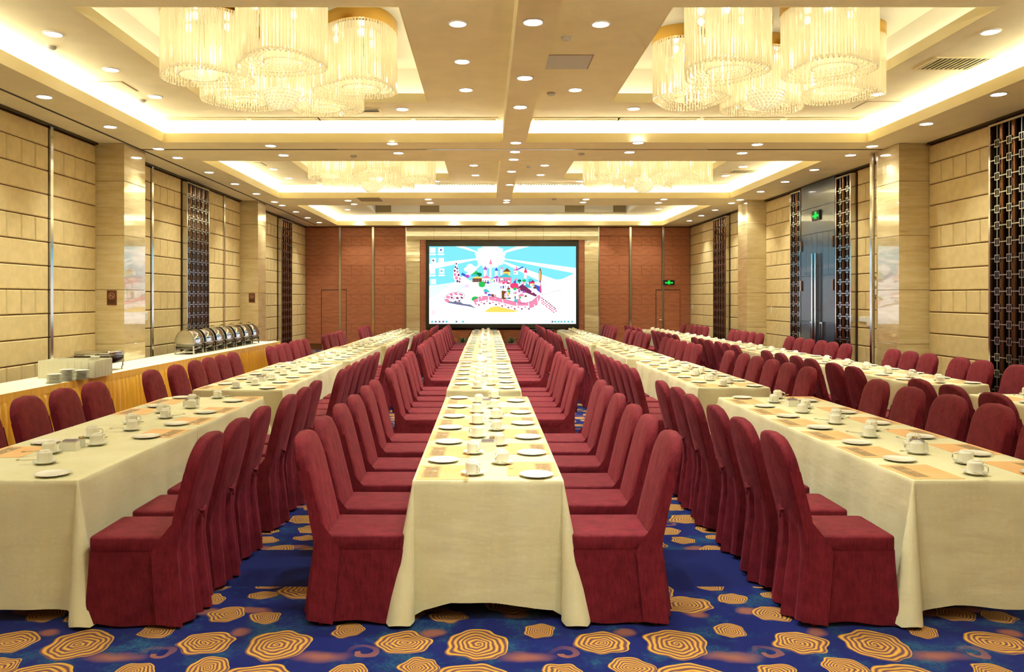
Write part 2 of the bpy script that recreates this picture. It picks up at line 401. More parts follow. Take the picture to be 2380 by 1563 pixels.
for (a, b), (ia, ib) in zip(BAYS, INN):
    coffer(XO[0][0], XO[0][1], a, b, .2, (-3.88, -.80, ia, ib), .11, 'x1')
    coffer(XO[1][0], XO[1][1], a, b, .2, (1.75, 4.83, ia, ib), .11, 'x0')
# lips: thin bright vertical band faces round the openings
def lipmesh(x0, x1, y0, y1, z0, z1, t=.012, skip=None):
    m = MB()
    m.box(x0, x1, y1-t, y1, z0, z1); m.box(x0, x1, y0, y0+t, z0, z1)
    if skip != 'x0': m.box(x0, x0+t, y0+t, y1-t, z0, z1)
    if skip != 'x1': m.box(x1-t, x1, y0+t, y1-t, z0, z1)
    return m.mesh('lip', 'lip')
for (a, b), (ia, ib) in zip(BAYS, INN):
    kid('lip', lipmesh(XO[0][0], XO[0][1], a, b, ZC-.002, ZC+LIP+.015, skip='x1'), ceiling)
    kid('lip', lipmesh(XO[1][0], XO[1][1], a, b, ZC-.002, ZC+LIP+.015, skip='x0'), ceiling)
    kid('lip', lipmesh(-3.88, -.80, ia, ib, ZU-.002, ZU+.125), ceiling)
    kid('lip', lipmesh(1.75, 4.83, ia, ib, ZU-.002, ZU+.125), ceiling)
# third bay: one wide coffer with a deep box at its middle and four return grilles on the far face
x0, x1, y0, y1 = -4.92, 5.90, 20.75, 26.45
c = .24; T = .03; m = MB()
m.box(x0-c-T, x0-c, y0-c, y1+c, ZC+LIP, ZU+.02); m.box(x1+c, x1+c+T, y0-c, y1+c, ZC+LIP, ZU+.02)
m.box(x0-c, x1+c, y0-c-T, y0-c, ZC+LIP, ZU+.02); m.box(x0-c, x1+c, y1+c, y1+c+T, ZC+LIP, ZU+.02)
kid('cove_wall', m.mesh('cove_wall', 'recess'), ceiling)
bx0, bx1, by0, by1 = -3.55, 4.55, 21.8, 25.75
m = MB()
for (a, b, e, f) in ((x0-c, x1+c, y0-c, by0), (x0-c, x1+c, by1, y1+c), (x0-c, bx0, by0, by1), (bx1, x1+c, by0, by1)): m.box(a, b, e, f, ZU, ZU+.05)
kid('soffit', m.mesh('soffit', 'ceiling'), ceiling)
m = MB()
for (a, b, e, f) in ((bx0-T, bx0, by0, by1), (bx1, bx1+T, by0, by1), (bx0-T, bx1+T, by0-T, by0), (bx0-T, bx1+T, by1, by1+T)): m.box(a, b, e, f, ZU+.05, 5.05)
m.box(bx0-T, bx1+T, by0-T, by1+T, 5.05, 5.08)
kid('recess_shell', m.mesh('recess_shell', 'recess'), ceiling)
m = MB(); z = ZC+LIP
for (a, b, e, f) in ((x0, x1, y1+.09, y1+.12), (x0, x1, y0-.12, y0-.09), (x0-.12, x0-.09, y0, y1), (x1+.09, x1+.12, y0, y1)): m.box(a, b, e, f, z, z+.02)
kid('light_strip', m.mesh('light_strip', 'cove_light'), ceiling)
kid('lip', lipmesh(x0, x1, y0, y1, ZC-.002, ZC+LIP+.015), ceiling)
m = MB()
m.box(-5.62, -5.585, 0, 26.4, ZC-.006, ZC); m.box(XL+.5, XR-.5, 12.93, 12.97, ZC-.006, ZC)
kid('partition_track', m.mesh('partition_track', 'slot'), ceiling)
m = MB(); m.box(-2.4, 3.6, 12.90, 12.925, ZC-.012, ZC)
kid('track_rail', m.mesh('track_rail', 'chrome'), ceiling)

# side walls: backing + upholstered pieces -------------------------------------------------
ROWB = [4.12] + [3.84-.331*k for k in range(0, 12)]       # piece boundaries
SPLIT = {1, 4, 7, 10}
cache = {}
def piece(w, h, mat, ch):
    k = (round(w, 3), round(h, 3), mat)
    if k not in cache:
        m = MB(); m.panel(0, .022, 0, w, 0, h, ch); cache[k] = m.mesh('panel', mat)
    return cache[k]
def side_pieces(wall, x, sign, a, b, split=.33, cols=1):
    g = .007
    for r in range(len(ROWB)-1):
        z1, z0 = ROWB[r], ROWB[r+1]
        if z0 < .12: z0 = .12
        if z1-z0 < .05: continue
        n = max(1, round((b-a)/split)) if (r in SPLIT and cols == 1) else cols
        for i in range(n):
            p0 = a+(b-a)*i/n+g; p1 = a+(b-a)*(i+1)/n-g
            me = piece(p1-p0, z1-z0-2*g, 'wall_fabric', .011)
            if sign > 0: o = kid('panel', me, wall, (x, p0, z0+g))
            else: o = kid('panel', me, wall, (x, p1, z0+g), pi)
m = MB(); m.box(XL-.2, XL, YB, YF+.2, 0, 5.3); wl = struct('wall_left', m.mesh('wall_left', 'groove'), 'gold upholstered wall on the left')
m = MB(); m.box(XR, XR+.2, YB, YF+.2, 0, 5.3); wr = struct('wall_right', m.mesh('wall_right', 'groove'), 'gold upholstered wall on the right')
m = MB(); m.box(XL-.2, XR+.2, YF, YF+.2, 0, 5.3); wf = struct('wall_far', m.mesh('wall_far', 'groove'), 'red-brown wood wall behind the screen')
m = MB(); m.box(XL-.2, XR+.2, YB-.2, YB, 0, 5.3); wb = struct('wall_near', m.mesh('wall_near', 'wall_fabric'))
for (a, b, cc) in ((5.9, 8.5, 2), (8.5, 11.08, 1), (11.17, 12.43, 1), (13.2, 14.46, 1), (14.54, 15.90, 1), (17.26, 18.46, 1), (18.54, 19.75, 1), (20.45, 23.25, 1), (24.66, 26.85, 2)):
    side_pieces(wl, XL, 1, a, b, cols=cc)
for (a, b, cc) in ((5.9, 9.4, 2), (10.83, 12.43, 1), (13.2, 14.82, 1), (17.86, 19.65, 1), (20.35, 22.52, 1), (23.88, 26.85, 2)):
    side_pieces(wr, XR, -1, a, b, cols=cc)
def post(parent, x0, x1, y0, y1, z1=4.14, name='chrome_post', mat='chrome'):
    m = MB(); m.box(x0, x1, y0, y1, .12, z1); return kid(name, m.mesh(name, mat), parent)
for y in (11.125, 14.5, 18.5): post(wl, XL, XL+.045, y-.035, y+.035)
for y in (13.17,): post(wr, XR-.54, XR-.49, y+.03, y+.10)
post(wl, XL, XL+.05, 26.8, 26.88); post(wr, XR-.05, XR, 26.8, 26.88)
for nm, x0, x1 in (('baseboard_left', XL, XL+.03), ('baseboard_right', XR-.03, XR)):
    m = MB()
    for a, b in ((YB, 12.4), (13.2, 19.7), (20.5, YF)):
        if nm == 'baseboard_right' and a == 13.2:
            m.box(x0, x1, a, 14.85, 0, .12); m.box(x0, x1, 17.85, b, 0, .12)
        else: m.box(x0, x1, a, b, 0, .12)
    struct(nm, m.mesh(nm, 'travertine'))
# solid dark strips stand in for the shadow gap at the top of the walls
for nm, x0, x1 in (('trim_1', XL, XL+.07), ('trim_2', XR-.07, XR)):
    m = MB()
    for a, b in ((YB, 12.4), (13.2, 19.7), (20.5, YF)): m.box(x0, x1, a, b, 4.125, 4.16)
    struct(nm, m.mesh(nm, 'dark_steel'))
# columns of stacked stone tiles
def column(x0, x1, y0, y1):
    m = MB(); m.box(x0+.01, x1-.01, y0+.01, y1-.01, 0, ZC); c = struct('column', m.mesh('column', 'groove'), 'polished travertine column')
    zz = [0, .17, 1.02, 1.87, 2.72, 3.57, ZC]
    for k in range(len(zz)-1):
        m = MB(); g = .0025; z0, z1 = zz[k]+g, zz[k+1]-g
        m.rings([[(x0+.004, y0+.004, z0), (x1-.004, y0+.004, z0), (x1-.004, y1-.004, z0), (x0+.004, y1-.004, z0)],
                 [(x0, y0, z0+.004), (x1, y0, z0+.004), (x1, y1, z0+.004), (x0, y1, z0+.004)],
                 [(x0, y0, z1-.004), (x1, y0, z1-.004), (x1, y1, z1-.004), (x0, y1, z1-.004)],
                 [(x0+.004, y0+.004, z1), (x1-.004, y0+.004, z1), (x1-.004, y1-.004, z1), (x0+.004, y1-.004, z1)]])
        kid('stone_tile', m.mesh('stone_tile', 'travertine'), c)
    return c
for y0, y1 in ((5.0, 5.7), (12.43, 13.2), (19.75, 20.45)): column(XL, -5.64, y0, y1)
for y0, y1 in ((5.0, 5.7), (12.43, 13.15), (19.65, 20.35)): column(6.46, XR, y0, y1)

# far wall ----------------------------------------------------------------------------------
def back_pieces(a, b, splitset=SPLIT):
    g = .004
    for r in range(len(ROWB)-1):
        z1, z0 = ROWB[r], max(ROWB[r+1], .12)
        n = 3 if r in splitset else 1
        for i in range(n):
            p0 = a+(b-a)*i/n+g; p1 = a+(b-a)*(i+1)/n-g
            k = ('b', round(p1-p0, 3), round(z1-z0, 3))
            if k not in cache:
                m = MB(); m.box(0, p1-p0, -.02, 0, 0, z1-z0-2*g); cache[k] = m.mesh('wood_panel', 'red_wood')
            kid('wood_panel', cache[k], wf, (p0, YF, z0+g))
WX = [XL+.03, -4.95, -4.88, -3.82, -3.74, -2.70, ]
for a, b in ((XL+.03, -4.94), (-4.87, -3.83), (-3.75, -2.69)): back_pieces(a, b)
for a, b in ((3.85, 4.86), (4.94, 5.96), (6.04, XR-.04)): back_pieces(a, b)
for x in (-4.905, -3.79, -2.675, 3.83, 4.90, 6.0):
    w = .035 if x in (-4.905, -3.79, 4.90, 6.0) else .012
    post(wf, x-w, x+w, YF-.045, YF)
# stone surround with separate tiles
m = MB(); m.box(-2.66, 3.81, YF-.03, YF, .02, 4.12); sur = struct('trim_3', m.mesh('trim_3', 'groove'), 'stone surround of the screen')
def stile(x0, x1, z0, z1, dep=.08, mat='travertine', nm='stone_tile'):
    m = MB(); m.box(x0+.004, x1-.004, YF-dep, YF-.03, z0+.004, z1-.004); kid(nm, m.mesh(nm, mat), sur)
for x0, x1 in ((-2.66, -2.2), (3.34, 3.81)):
    for k in range(5): stile(x0, x1, .02+k*.735, .02+(k+1)*.735)
for k in range(7): stile(-2.66+k*.924, -2.66+(k+1)*.924, 3.695, 3.905); stile(-2.66+k*.924, -2.66+(k+1)*.924, 3.905, 4.12)
for x0, x1 in ((-2.2, -2.0), (3.15, 3.34)): stile(x0, x1, .02, 3.695, .06, 'red_wood', 'wood_panel')
stile(-2.0, 3.15, .02, .66, .06, 'red_wood', 'wood_panel')
stile(-2.0, 3.15, .66, 3.695, .05, 'mirror_dark', 'mirror_strip')
# concealed service doors in the wood wall
for n, (x0, x1) in enumerate(((-5.52, -4.70), (5.77, 6.56))):
    m = MB(); m.box(x0, x1, YF-.035, YF-.018, .02, 2.0)
    d = struct('door_%d' % (n+2), m.mesh('door', 'red_wood'), 'wood-clad service door flush in the far wall')
    m = MB(); m.box(x0-.02, x0, YF-.03, YF-.015, .02, 2.02); m.box(x0-.02, x1+.02, YF-.03, YF-.015, 2.0, 2.025); m.box(x1, x1+.012, YF-.03, YF-.015, .02, 2.0)
    kid('door_gap', m.mesh('door_gap', 'dark'), d)
    m = MB(); m.tube([(x0+.07, YF-.035, 1.0), (x0+.07, YF-.08, 1.0), (x0+.19, YF-.08, 1.0)], .01); kid('door_handle', m.mesh('door_handle', 'steel'), d)

# ------------------------------------------------------------------ LED screen
scr = thing('led_screen', 'large bright LED wall screen showing a turtle carrying a town', 'screen', (.58, YF-.09, 0))
SXW, SZ0, SZ1 = 2.47, .87, 3.48
m = MB(); B = .09
m.box(-SXW-B, SXW+B, -.05, .04, SZ1, SZ1+.16); m.box(-SXW-B, SXW+B, -.05, .04, SZ0-.13, SZ0)
m.box(-SXW-B, -SXW, -.05, .04, SZ0, SZ1); m.box(SXW, SXW+B, -.05, .04, SZ0, SZ1); m.box(-SXW, SXW, 0, .04, SZ0, SZ1)
kid('bezel', m.mesh('bezel', 'black'), scr)
SE = SCREEN_E
PAL = {'sky': (120, 214, 240), 'white': (252, 255, 255), 'pink': (236, 130, 165), 'plum': (120, 48, 88), 'green': (40, 180, 80), 'dgreen': (20, 110, 70),
       'blue': (60, 90, 190), 'red': (225, 60, 110), 'yellow': (250, 205, 90), 'brown': (120, 70, 40), 'teal': (70, 180, 190), 'purple': (170, 80, 180), 'pale': (214, 240, 250), 'grey': (104, 108, 138), 'lilac': (230, 200, 240), 'paper': (244, 248, 252)}
for k, v in PAL.items(): emit('px_'+k, v, SE*(1.15 if k in ('white',) else 1))
# the picture is laid out in units of the screen itself, 0..1560 across and 0..824 down
ART = MB(); AM = ['px_'+k for k in PAL]; KEYS = list(PAL); layer = [0]
def S(x, y): return (-SXW + x/1560*2*SXW, SZ1 - y/824*(SZ1-SZ0))
def poly(c, pts):
    ART.cur = KEYS.index(c); layer[0] += 1; y = -.002-.00006*layer[0]
    ART.add([(S(*p)[0], y, S(*p)[1]) for p in pts], [tuple(range(len(pts)-1, -1, -1))])
def ell(c, x, y, rx, ry, rot=0, n=16):
    poly(c, [(x+rx*cos(t)*cos(rot)-ry*sin(t)*sin(rot), y+rx*cos(t)*sin(rot)+ry*sin(t)*cos(rot)) for t in [2*pi*i/n for i in range(n)]])
def thick(c, pts, w):
    for (a, b) in zip(pts, pts[1:]):
        dx, dy = b[0]-a[0], b[1]-a[1]; L = math.hypot(dx, dy) or 1; nx, ny = -dy/L*w/2, dx/L*w/2
        poly(c, [(a[0]+nx, a[1]+ny), (b[0]+nx, b[1]+ny), (b[0]-nx, b[1]-ny), (a[0]-nx, a[1]-ny)])
poly('sky', [(0, 0), (1560, 0), (1560, 560), (0, 560)])
poly('pale', [(0, 420), (420, 360), (900, 400), (1560, 330), (1560, 600), (0, 600)])
poly('white', [(0, 560), (200, 470), (500, 430), (900, 520), (1300, 400), (1560, 280), (1560, 824), (0, 824)])
poly('paper', [(0, 780), (1560, 780), (1560, 824), (0, 824)])
for tx, ty in ((0, 190), (0, 250), (280, -5), (360, -5), (930, -5), (1060, -5), (1560, 235), (1560, 300), (590, -5), (640, -5), (690, -5), (730, -5), (0, 470), (0, 560)): pass
for (p1, p2) in (((0, 185), (0, 250)), ((280, 0), (370, 0)), ((580, 0), (620, 0)), ((690, 0), (725, 0)), ((930, 0), (1065, 0)), ((1560, 230), (1560, 290)), ((40, 540), (170, 540)), ((1380, 470), (1480, 400))):
    poly('white', [(650, 110), p1, p2])
for r, cc in ((150, 'pale'), (125, 'white')):
    poly(cc, [(650+(r+(24 if i % 2 else 0))*cos(2*pi*i/28), 108+(r+(20 if i % 2 else 0))*.8*sin(2*pi*i/28)) for i in range(28)])
for (x, y, r) in ((400, 245, 30), (435, 215, 36), (475, 235, 32), (445, 262, 40), (345, 390, 34), (390, 375, 40), (430, 400, 36), (500, 420, 50), (560, 400, 40)): ell('white', x, y, r, r*.8)
# town on the shell
def house(x, y, w, h, wall, roof, rh):
    poly(wall, [(x, y), (x+w, y), (x+w, y-h), (x, y-h)]); poly(roof, [(x-8, y-h), (x+w+8, y-h), (x+w*.55, y-h-rh)])
    for k in range(max(1, int(w//28))): poly('grey', [(x+8+k*26, y-h*.3), (x+18+k*26, y-h*.3), (x+18+k*26, y-h*.7), (x+8+k*26, y-h*.7)])
def tower(x, y, w, h, roof, rh=34):
    poly('white', [(x, y), (x+w, y), (x+w, y-h), (x, y-h)]); poly('lilac', [(x+w*.6, y), (x+w, y), (x+w, y-h), (x+w*.6, y-h)])
    poly(roof, [(x-5, y-h), (x+w+5, y-h), (x+w/2, y-h-rh)])
tower(640, 330, 26, 140, 'pink', 60); tower(580, 330, 34, 80, 'purple', 44); tower(700, 350, 30, 90, 'blue', 40); tower(1010, 340, 30, 60, 'red', 60); tower(760, 340, 22, 100, 'pink', 30)
house(560, 400, 90, 60, 'paper', 'pink', 34); house(680, 400, 70, 60, 'paper', 'purple', 30); house(790, 330, 70, 60, 'yellow', 'brown', 40); house(735, 390, 140, 60, 'pink', 'teal', 44)
house(460, 380, 100, 40, 'brown', 'yellow', 24); house(450, 320, 90, 20, 'teal', 'green', 40); house(900, 300, 44, 40, 'paper', 'pink', 30); house(750, 470, 120, 70, 'paper', 'red', 30)
thick('blue', [(925, 252), (1000, 218)], 14); thick('pink', [(930, 215), (935, 250)], 12)
house(940, 500, 150, 60, 'paper', 'teal', 60); poly('plum', [(930, 450), (990, 400), (1150, 520), (1130, 535)]); house(1060, 420, 60, 40, 'red', 'plum', 30)
for (x, y, r, cc) in ((560, 405, 42, 'green'), (530, 300, 30, 'dgreen'), (905, 420, 46, 'red'), (960, 365, 20, 'dgreen'), (1010, 365, 20, 'green'), (1075, 360, 22, 'teal'), (845, 480, 20, 'green'), (400, 420, 26, 'lilac'), (600, 470, 24, 'teal'), (690, 500, 34, 'paper'), (490, 560, 40, 'green'), (520, 590, 30, 'dgreen')): ell(cc, x, y, r, r*.7)
thick('brown', [(1010, 370), (1010, 395)], 8); thick('brown', [(960, 370), (960, 400)], 8)
thick('blue', [(345, 290), (400, 320)], 26); ell('purple', 405, 318, 24, 18); thick('teal', [(450, 300), (520, 312)], 20)
ell('teal', 960, 590, 60, 34, .4); ell('pink', 980, 560, 46, 60, .2); ell('paper', 1000, 555, 30, 44, .2); poly('brown', [(770, 560), (870, 560), (840, 480), (770, 470)]); house(800, 545, 60, 40, 'paper', 'plum', 24)
thick('white', [(520, 400), (530, 590)], 16)
# fish-tail like sail at the back of the town
ell('plum', 1180, 310, 14, 78); ell('yellow', 1178, 310, 7, 60); poly('blue', [(1110, 400), (1190, 430), (1190, 500), (1150, 470)]); poly('red', [(1185, 380), (1196, 500), (1170, 470)])
rr_ = random.Random(5)
for i in range(70):
    x, y = rr_.uniform(560, 1120), rr_.uniform(330, 570)
    if y < 330+abs(x-800)*.25: continue
    cc = rr_.choice(['pink', 'teal', 'white', 'green', 'purple', 'yellow', 'paper', 'brown', 'blue', 'lilac', 'paper', 'white'])
    w_, h_ = rr_.uniform(10, 34), rr_.uniform(8, 26); poly(cc, [(x, y), (x+w_, y+rr_.uniform(-4, 4)), (x+w_, y-h_), (x+w_*.5, y-h_-rr_.uniform(0, 14)), (x, y-h_)])
# turtle: shell rim, belly, head, flippers
rim = [(480, 600), (560, 560), (700, 570), (860, 610), (1000, 640), (1110, 610), (1190, 540)]
thick('plum', rim, 66); thick('pink', rim, 58)
for (a, b) in zip(rim, rim[1:]): thick('white', [((a[0]*.5+b[0]*.5), (a[1]+b[1])/2-30), ((a[0]+b[0])/2+6, (a[1]+b[1])/2+30)], 7)
poly('yellow', [(520, 670), (700, 640), (830, 640), (960, 680), (900, 700), (620, 700)])
poly('white', [(480, 640), (520, 600), (640, 600), (640, 660), (590, 690), (520, 680)])
low = [(500, 620), (620, 590), (760, 620), (900, 655), (1060, 655)]; thick('grey', low, 52); thick('white', low, 48)
for i in range(18):
    t = i/17*4; k = min(3, int(t)); u = t-k; x = low[k][0]*(1-u)+low[k+1][0]*u; y = low[k][1]*(1-u)+low[k+1][1]*u; ell('plum' if i % 2 else 'pink', x, y+(10 if i % 2 else -8), 12, 8, .3, 8)
ell('grey', 268, 540, 112, 52, -.2); ell('white', 268, 540, 107, 47, -.2); thick('pink', [(170, 570), (250, 600)], 10)
poly('grey', [(160, 575), (250, 590), (330, 590), (360, 610), (440, 620), (500, 660), (430, 640), (300, 620), (200, 600)])
for (x, y, r) in ((200, 540, 22), (235, 510, 20), (285, 505, 20), (330, 510, 18), (240, 545, 30), (300, 550, 16), (345, 545, 14), (320, 580, 12), (280, 585, 10), (190, 575, 26), (350, 515, 10)): ell('pink' if r > 17 else 'plum', x, y, r, r*.7, .3, 10)
ell('white', 240, 545, 20, 16); ell('plum', 240, 545, 12, 11)
fl = [(262, 250), (290, 160), (300, 200), (318, 290), (340, 340), (330, 400), (290, 390), (255, 330)]
poly('white', fl)
for (x, y, r) in ((288, 185, 9), (280, 220, 10), (297, 235, 10), (272, 260, 11), (300, 270, 13), (275, 300, 15), (312, 305, 12), (290, 335, 17), (325, 345, 13), (300, 370, 12), (322, 375, 10)): ell('plum' if r < 13 else 'pink', x, y, r, r*1.2, 0, 8)
poly('white', [(1190, 530), (1260, 540), (1330, 600), (1368, 690), (1300, 690), (1230, 640), (1150, 620)])
for i in range(26):
    x = 1200+(i % 9)*18+random.uniform(-4, 4); y = 550+(i//9)*26+(i % 9)*14; ell('plum' if i < 9 else 'red', x, y, 9, 7, .8, 7)
thick('grey', [(1200, 510), (1400, 470)], 14); thick('white', [(1205, 508), (1398, 472)], 9)
# desktop icons, corner mark, task bar
for (x, y, cc) in ((38, 40, 'white'), (125, 38, 'blue'), (44, 150, 'grey'), (128, 150, 'white'), (36, 265, 'pale'), (132, 262, 'teal'), (44, 375, 'white')):
    poly('white', [(x-28, y-26), (x+28, y-26), (x+28, y+28), (x-28, y+28)]); ell(cc, x, y, 12, 12, 0, 8); poly('paper', [(x-34, y+38), (x+34, y+38), (x+34, y+54), (x-34, y+54)])
for x in (38, 58): thick('red', [(x-7, 690), (x+7, 690)], 3); thick('red', [(x, 684), (x, 722)], 3); thick('red', [(x-7, 705), (x+7, 705)], 3); thick('red', [(x-6, 722), (x+7, 722)], 3)
for x in (22, 60, 100, 140, 175, 280, 350, 1300, 1330, 1365, 1395, 1430, 1470, 1510): poly('teal' if x % 4 else 'grey', [(x, 792), (x+20, 792), (x+20, 810), (x, 810)])
kid('display', ART.mesh('display', AM), scr)

# ------------------------------------------------------------------ lattice screens
RH, CP, RP = .0, .24, .22
m = MB()   # one square ring, face towards +x
t = .012; a, b = .05, .052
m.box(0, .016, -a, a, b-t, b); m.box(0, .016, -a, a, -b, -b+t); m.box(0, .016, -a, -a+t, -b+t, b-t); m.box(0, .016, a-t, a, -b+t, b-t)
ring_me = m.mesh('square_ring', 'lattice_metal')
def lattice(side, y0, y1, label, single=True, z0=.15, z1=4.08):
    x = XL if side < 0 else XR
    r = thing('lattice_screen', label, 'wall screen', (x, (y0+y1)/2, 0), 0 if side < 0 else pi, 'metal lattice screens set in the side walls')
    hw = (y1-y0)/2; n = max(2, round((y1-y0)/CP)) if y1-y0 > .9 else 2
    m = MB(); m.box(.0, .006, -hw, hw, z0, z1); kid('backing', m.mesh('backing', 'mirror_dark'), r)
    m = MB(); m.box(0, .13, -hw, -hw+.035, z0, z1); m.box(0, .13, hw-.035, hw, z0, z1); m.box(0, .13, -hw+.035, hw-.035, z0, z0+.03); m.box(0, .13, -hw+.035, hw-.035, z1-.03, z1)
    kid('frame', m.mesh('frame', 'chrome'), r)
    ins = hw-.035; pitch = 2*ins/n
    tm = MB(); tm.lathe([(.032, z0+.03), (.032, z1-.03)], 10); tme = tm.mesh('tube', 'copper_tube', True)
    for i in range(n): kid('tube', tme, r, (.045, -ins+pitch*(i+.5), 0))
    rows = int((z1-z0-.1)/RP); zs = [z0+.14+k*RP for k in range(rows)]
    m = MB()
    for i in range(n):
        yy = -ins+pitch*(i+.5); m.box(.102, .114, yy-.006, yy+.006, z0+.03, z1-.03)
    for zz in zs:
        e = [-ins]+[-ins+pitch*(i+.5) for i in range(n)]+[ins]
        for k in range(len(e)-1):
            p = e[k]+(.05 if k else 0); q2 = e[k+1]-(.05 if k < len(e)-2 else 0)
            m.box(.102, .116, p, q2, zz-.007, zz+.007)
    lk = kid('link_bars', m.mesh('link_bars', 'lattice_metal'), r)
    if single:
        for i in range(n):
            for zz in zs: kid('square_ring', ring_me, r, (.100, -ins+pitch*(i+.5), zz))
    else:
        m = MB()
        for i in range(n):
            for zz in zs:
                yy = -ins+pitch*(i+.5)
                for (c0, c1, d0, d1) in ((-a, a, b-t, b), (-a, a, -b, -b+t), (-a, -a+t, -b+t, b-t), (a-t, a, -b+t, b-t)): m.box(.1, .116, yy+c0, yy+c1, zz+d0, zz+d1)
        s = kid('square_rings', m.mesh('square_rings', 'lattice_metal'), r); s['kind'] = 'stuff'
lattice(-1, 15.94, 17.22, 'wide metal lattice screen behind the roll-top chafing dishes')
lattice(-1, 23.3, 24.6, 'dark narrow lattice screen on the left wall near the far corner', False)
lattice(1, 9.5, 10.79, 'tall lattice screen cut by the right edge of the photograph')
lattice(1, 14.86, 15.52, 'bright lattice strip on the near side of the dark double door')
lattice(1, 17.24, 17.82, 'slimmer lattice strip on the far side of the dark double door')
lattice(1, 22.56, 23.84, 'dark lattice screen on the right wall beyond the second column', False)

# dark double door in the right wall (structure) ------------------------------------------
m = MB(); m.box(XR-.10, XR, 15.53, 17.23, 0, 4.14); dr = struct('door_1', m.mesh('door_1', 'black'), 'tall blue-black double door')
def dpanel(y0, y1, z0, z1, nm='panel'):
    m = MB(); m.box(XR-.125, XR-.10, y0+.004, y1-.004, z0+.004, z1-.004); return kid(nm, m.mesh(nm, 'blue_door'), dr)
dpanel(15.55, 17.21, 3.62, 4.12); dpanel(15.55, 17.21, 3.08, 3.62)
for (y0, y1) in ((15.55, 16.38), (16.38, 17.21)):
    s = [y0, y0+.28, y0+.55, y1] if y0 < 16 else [y0, y0+.28, y0+.55, y1]
    dpanel(s[0], s[1], 2.2, 3.08); dpanel(s[1], s[2], 2.2, 3.08); dpanel(s[2], s[3], 2.2, 3.08)
    dpanel(y0, y1, 1.25, 2.2); dpanel(y0, y1, .02, 1.25)
for y in (16.30, 16.46):
    m = MB(); m.box(XR-.20, XR-.17, y-.03, y+.03, .45, 2.66)
    for zz in (.7, 1.5, 2.4): m.box(XR-.175, XR-.12, y-.012, y+.012, zz-.012, zz+.012)
    kid('pull_handle', m.mesh('pull_handle', 'chrome'), dr)
for y in (16.15, 16.61):
    m = MB(); 
    m.box(XR-.16, XR-.125, y-.10, y+.04, 1.22, 1.25); m.box(XR-.16, XR-.125, y-.10, y-.07, .72, 1.22); m.box(XR-.16, XR-.125, y+.02, y+.04, .66, 1.22); m.box(XR-.16, XR-.125, y-.10, y+.05, .66, .72)
    kid('lock_plate', m.mesh('lock_plate', 'chrome'), dr)
for y in (15.60, 17.16):
    for zz in (2.0, 2.85):
        m = MB(); m.box(XR-.15, XR-.12, y-.03, y+.03, zz-.11, zz+.11); kid('hinge', m.mesh('hinge', 'copper_tube'), dr)

# exit signs ------------------------------------------------------------------------------
def exit_sign(label, loc, rot, w, h):
    r = thing('exit_sign', label, 'exit sign', loc, rot, 'green running man exit signs')
    m = MB(); m.box(-w/2, w/2, -.03, 0, -h/2, h/2); kid('case', m.mesh('case', 'dark'), r)
    m = MB(); u = h/10
    def b(x0, x1, z0, z1): m.box(x0*u, x1*u, -.034, -.03, z0*u, z1*u)
    b(-2.2, -1.6, -3.6, 3.8); b(1.6, 2.2, -3.6, 3.8); b(-2.2, 2.2, 3.2, 3.8)                 # door frame
    b(-.5, .5, 1.8, 2.8); b(-.8, .6, -.6, 1.6); b(-1.4, -.8, .2, 1.0); b(.6, 1.2, .4, 1.2); b(-1.3, -.5, -3.2, -.6); b(.1, .8, -2.4, -.6)   # runner
    for s in (-1, 1):                                                                        # arrows
        x0, x1 = sorted((s*2.8*u, s*5.6*u)); m.box(x0, x1, -.034, -.03, -1.1*u, .3*u)
        m.add([(s*5.4*u, -.034, 1.6*u), (s*8*u, -.034, -.4*u), (s*5.4*u, -.034, -2.4*u)], [(0, 1, 2) if s < 0 else (2, 1, 0)])
        m.add([(s*5.4*u, -.034, 1.6*u), (s*8*u, -.034, -.4*u), (s*5.4*u, -.034, -2.4*u)], [(2, 1, 0) if s < 0 else (0, 1, 2)])
    kid('pictogram', m.mesh('pictogram', 'exit_green'), r)
exit_sign('green exit sign on the wood wall above the service door', (6.19, YF-.045, 2.26), 0, .38, .17)
exit_sign('green exit sign high on the dark blue double door', (XR-.125, 16.38, 3.44), -pi/2, .38, .20)

# no smoking plaques ----------------------------------------------------------------------
def plaque(label, x, y, z):
    r = thing('no_smoking_sign', label, 'sign', (x, y, z), 0, 'brown no smoking plaques on the columns')
    m = MB(); m.box(-.075, .075, -.012, 0, -.115, .115); kid('plate', m.mesh('plate', 'plaque'), r)
    m = MB(); pts = [(.045*cos(2*pi*i/20), -.014, .03+.045*sin(2*pi*i/20)) for i in range(20)]; m.tube(pts, .004, 4, True)
    m.box(-.03, .025, -.016, -.012, .024, .034)
    m.tube([(-.032, -.014, .062), (.032, -.014, -.002)], .004, 4)
    kid('symbol', m.mesh('symbol', 'plaque_light'), r)
    m = MB()
    for k in range(5): m.box(-.055+k*.023, -.038+k*.023, -.014, -.012, -.062, -.044)
    for k in range(8): m.box(-.05+k*.0125, -.041+k*.0125, -.014, -.012, -.084, -.074)
    kid('lettering', m.mesh('lettering', 'dark'), r)
plaque('brown no smoking plaque on the nearer left column', -5.83, 12.43, 1.745)
plaque('small brown no smoking plaque on the farther left column', -5.79, 19.75, 1.745)

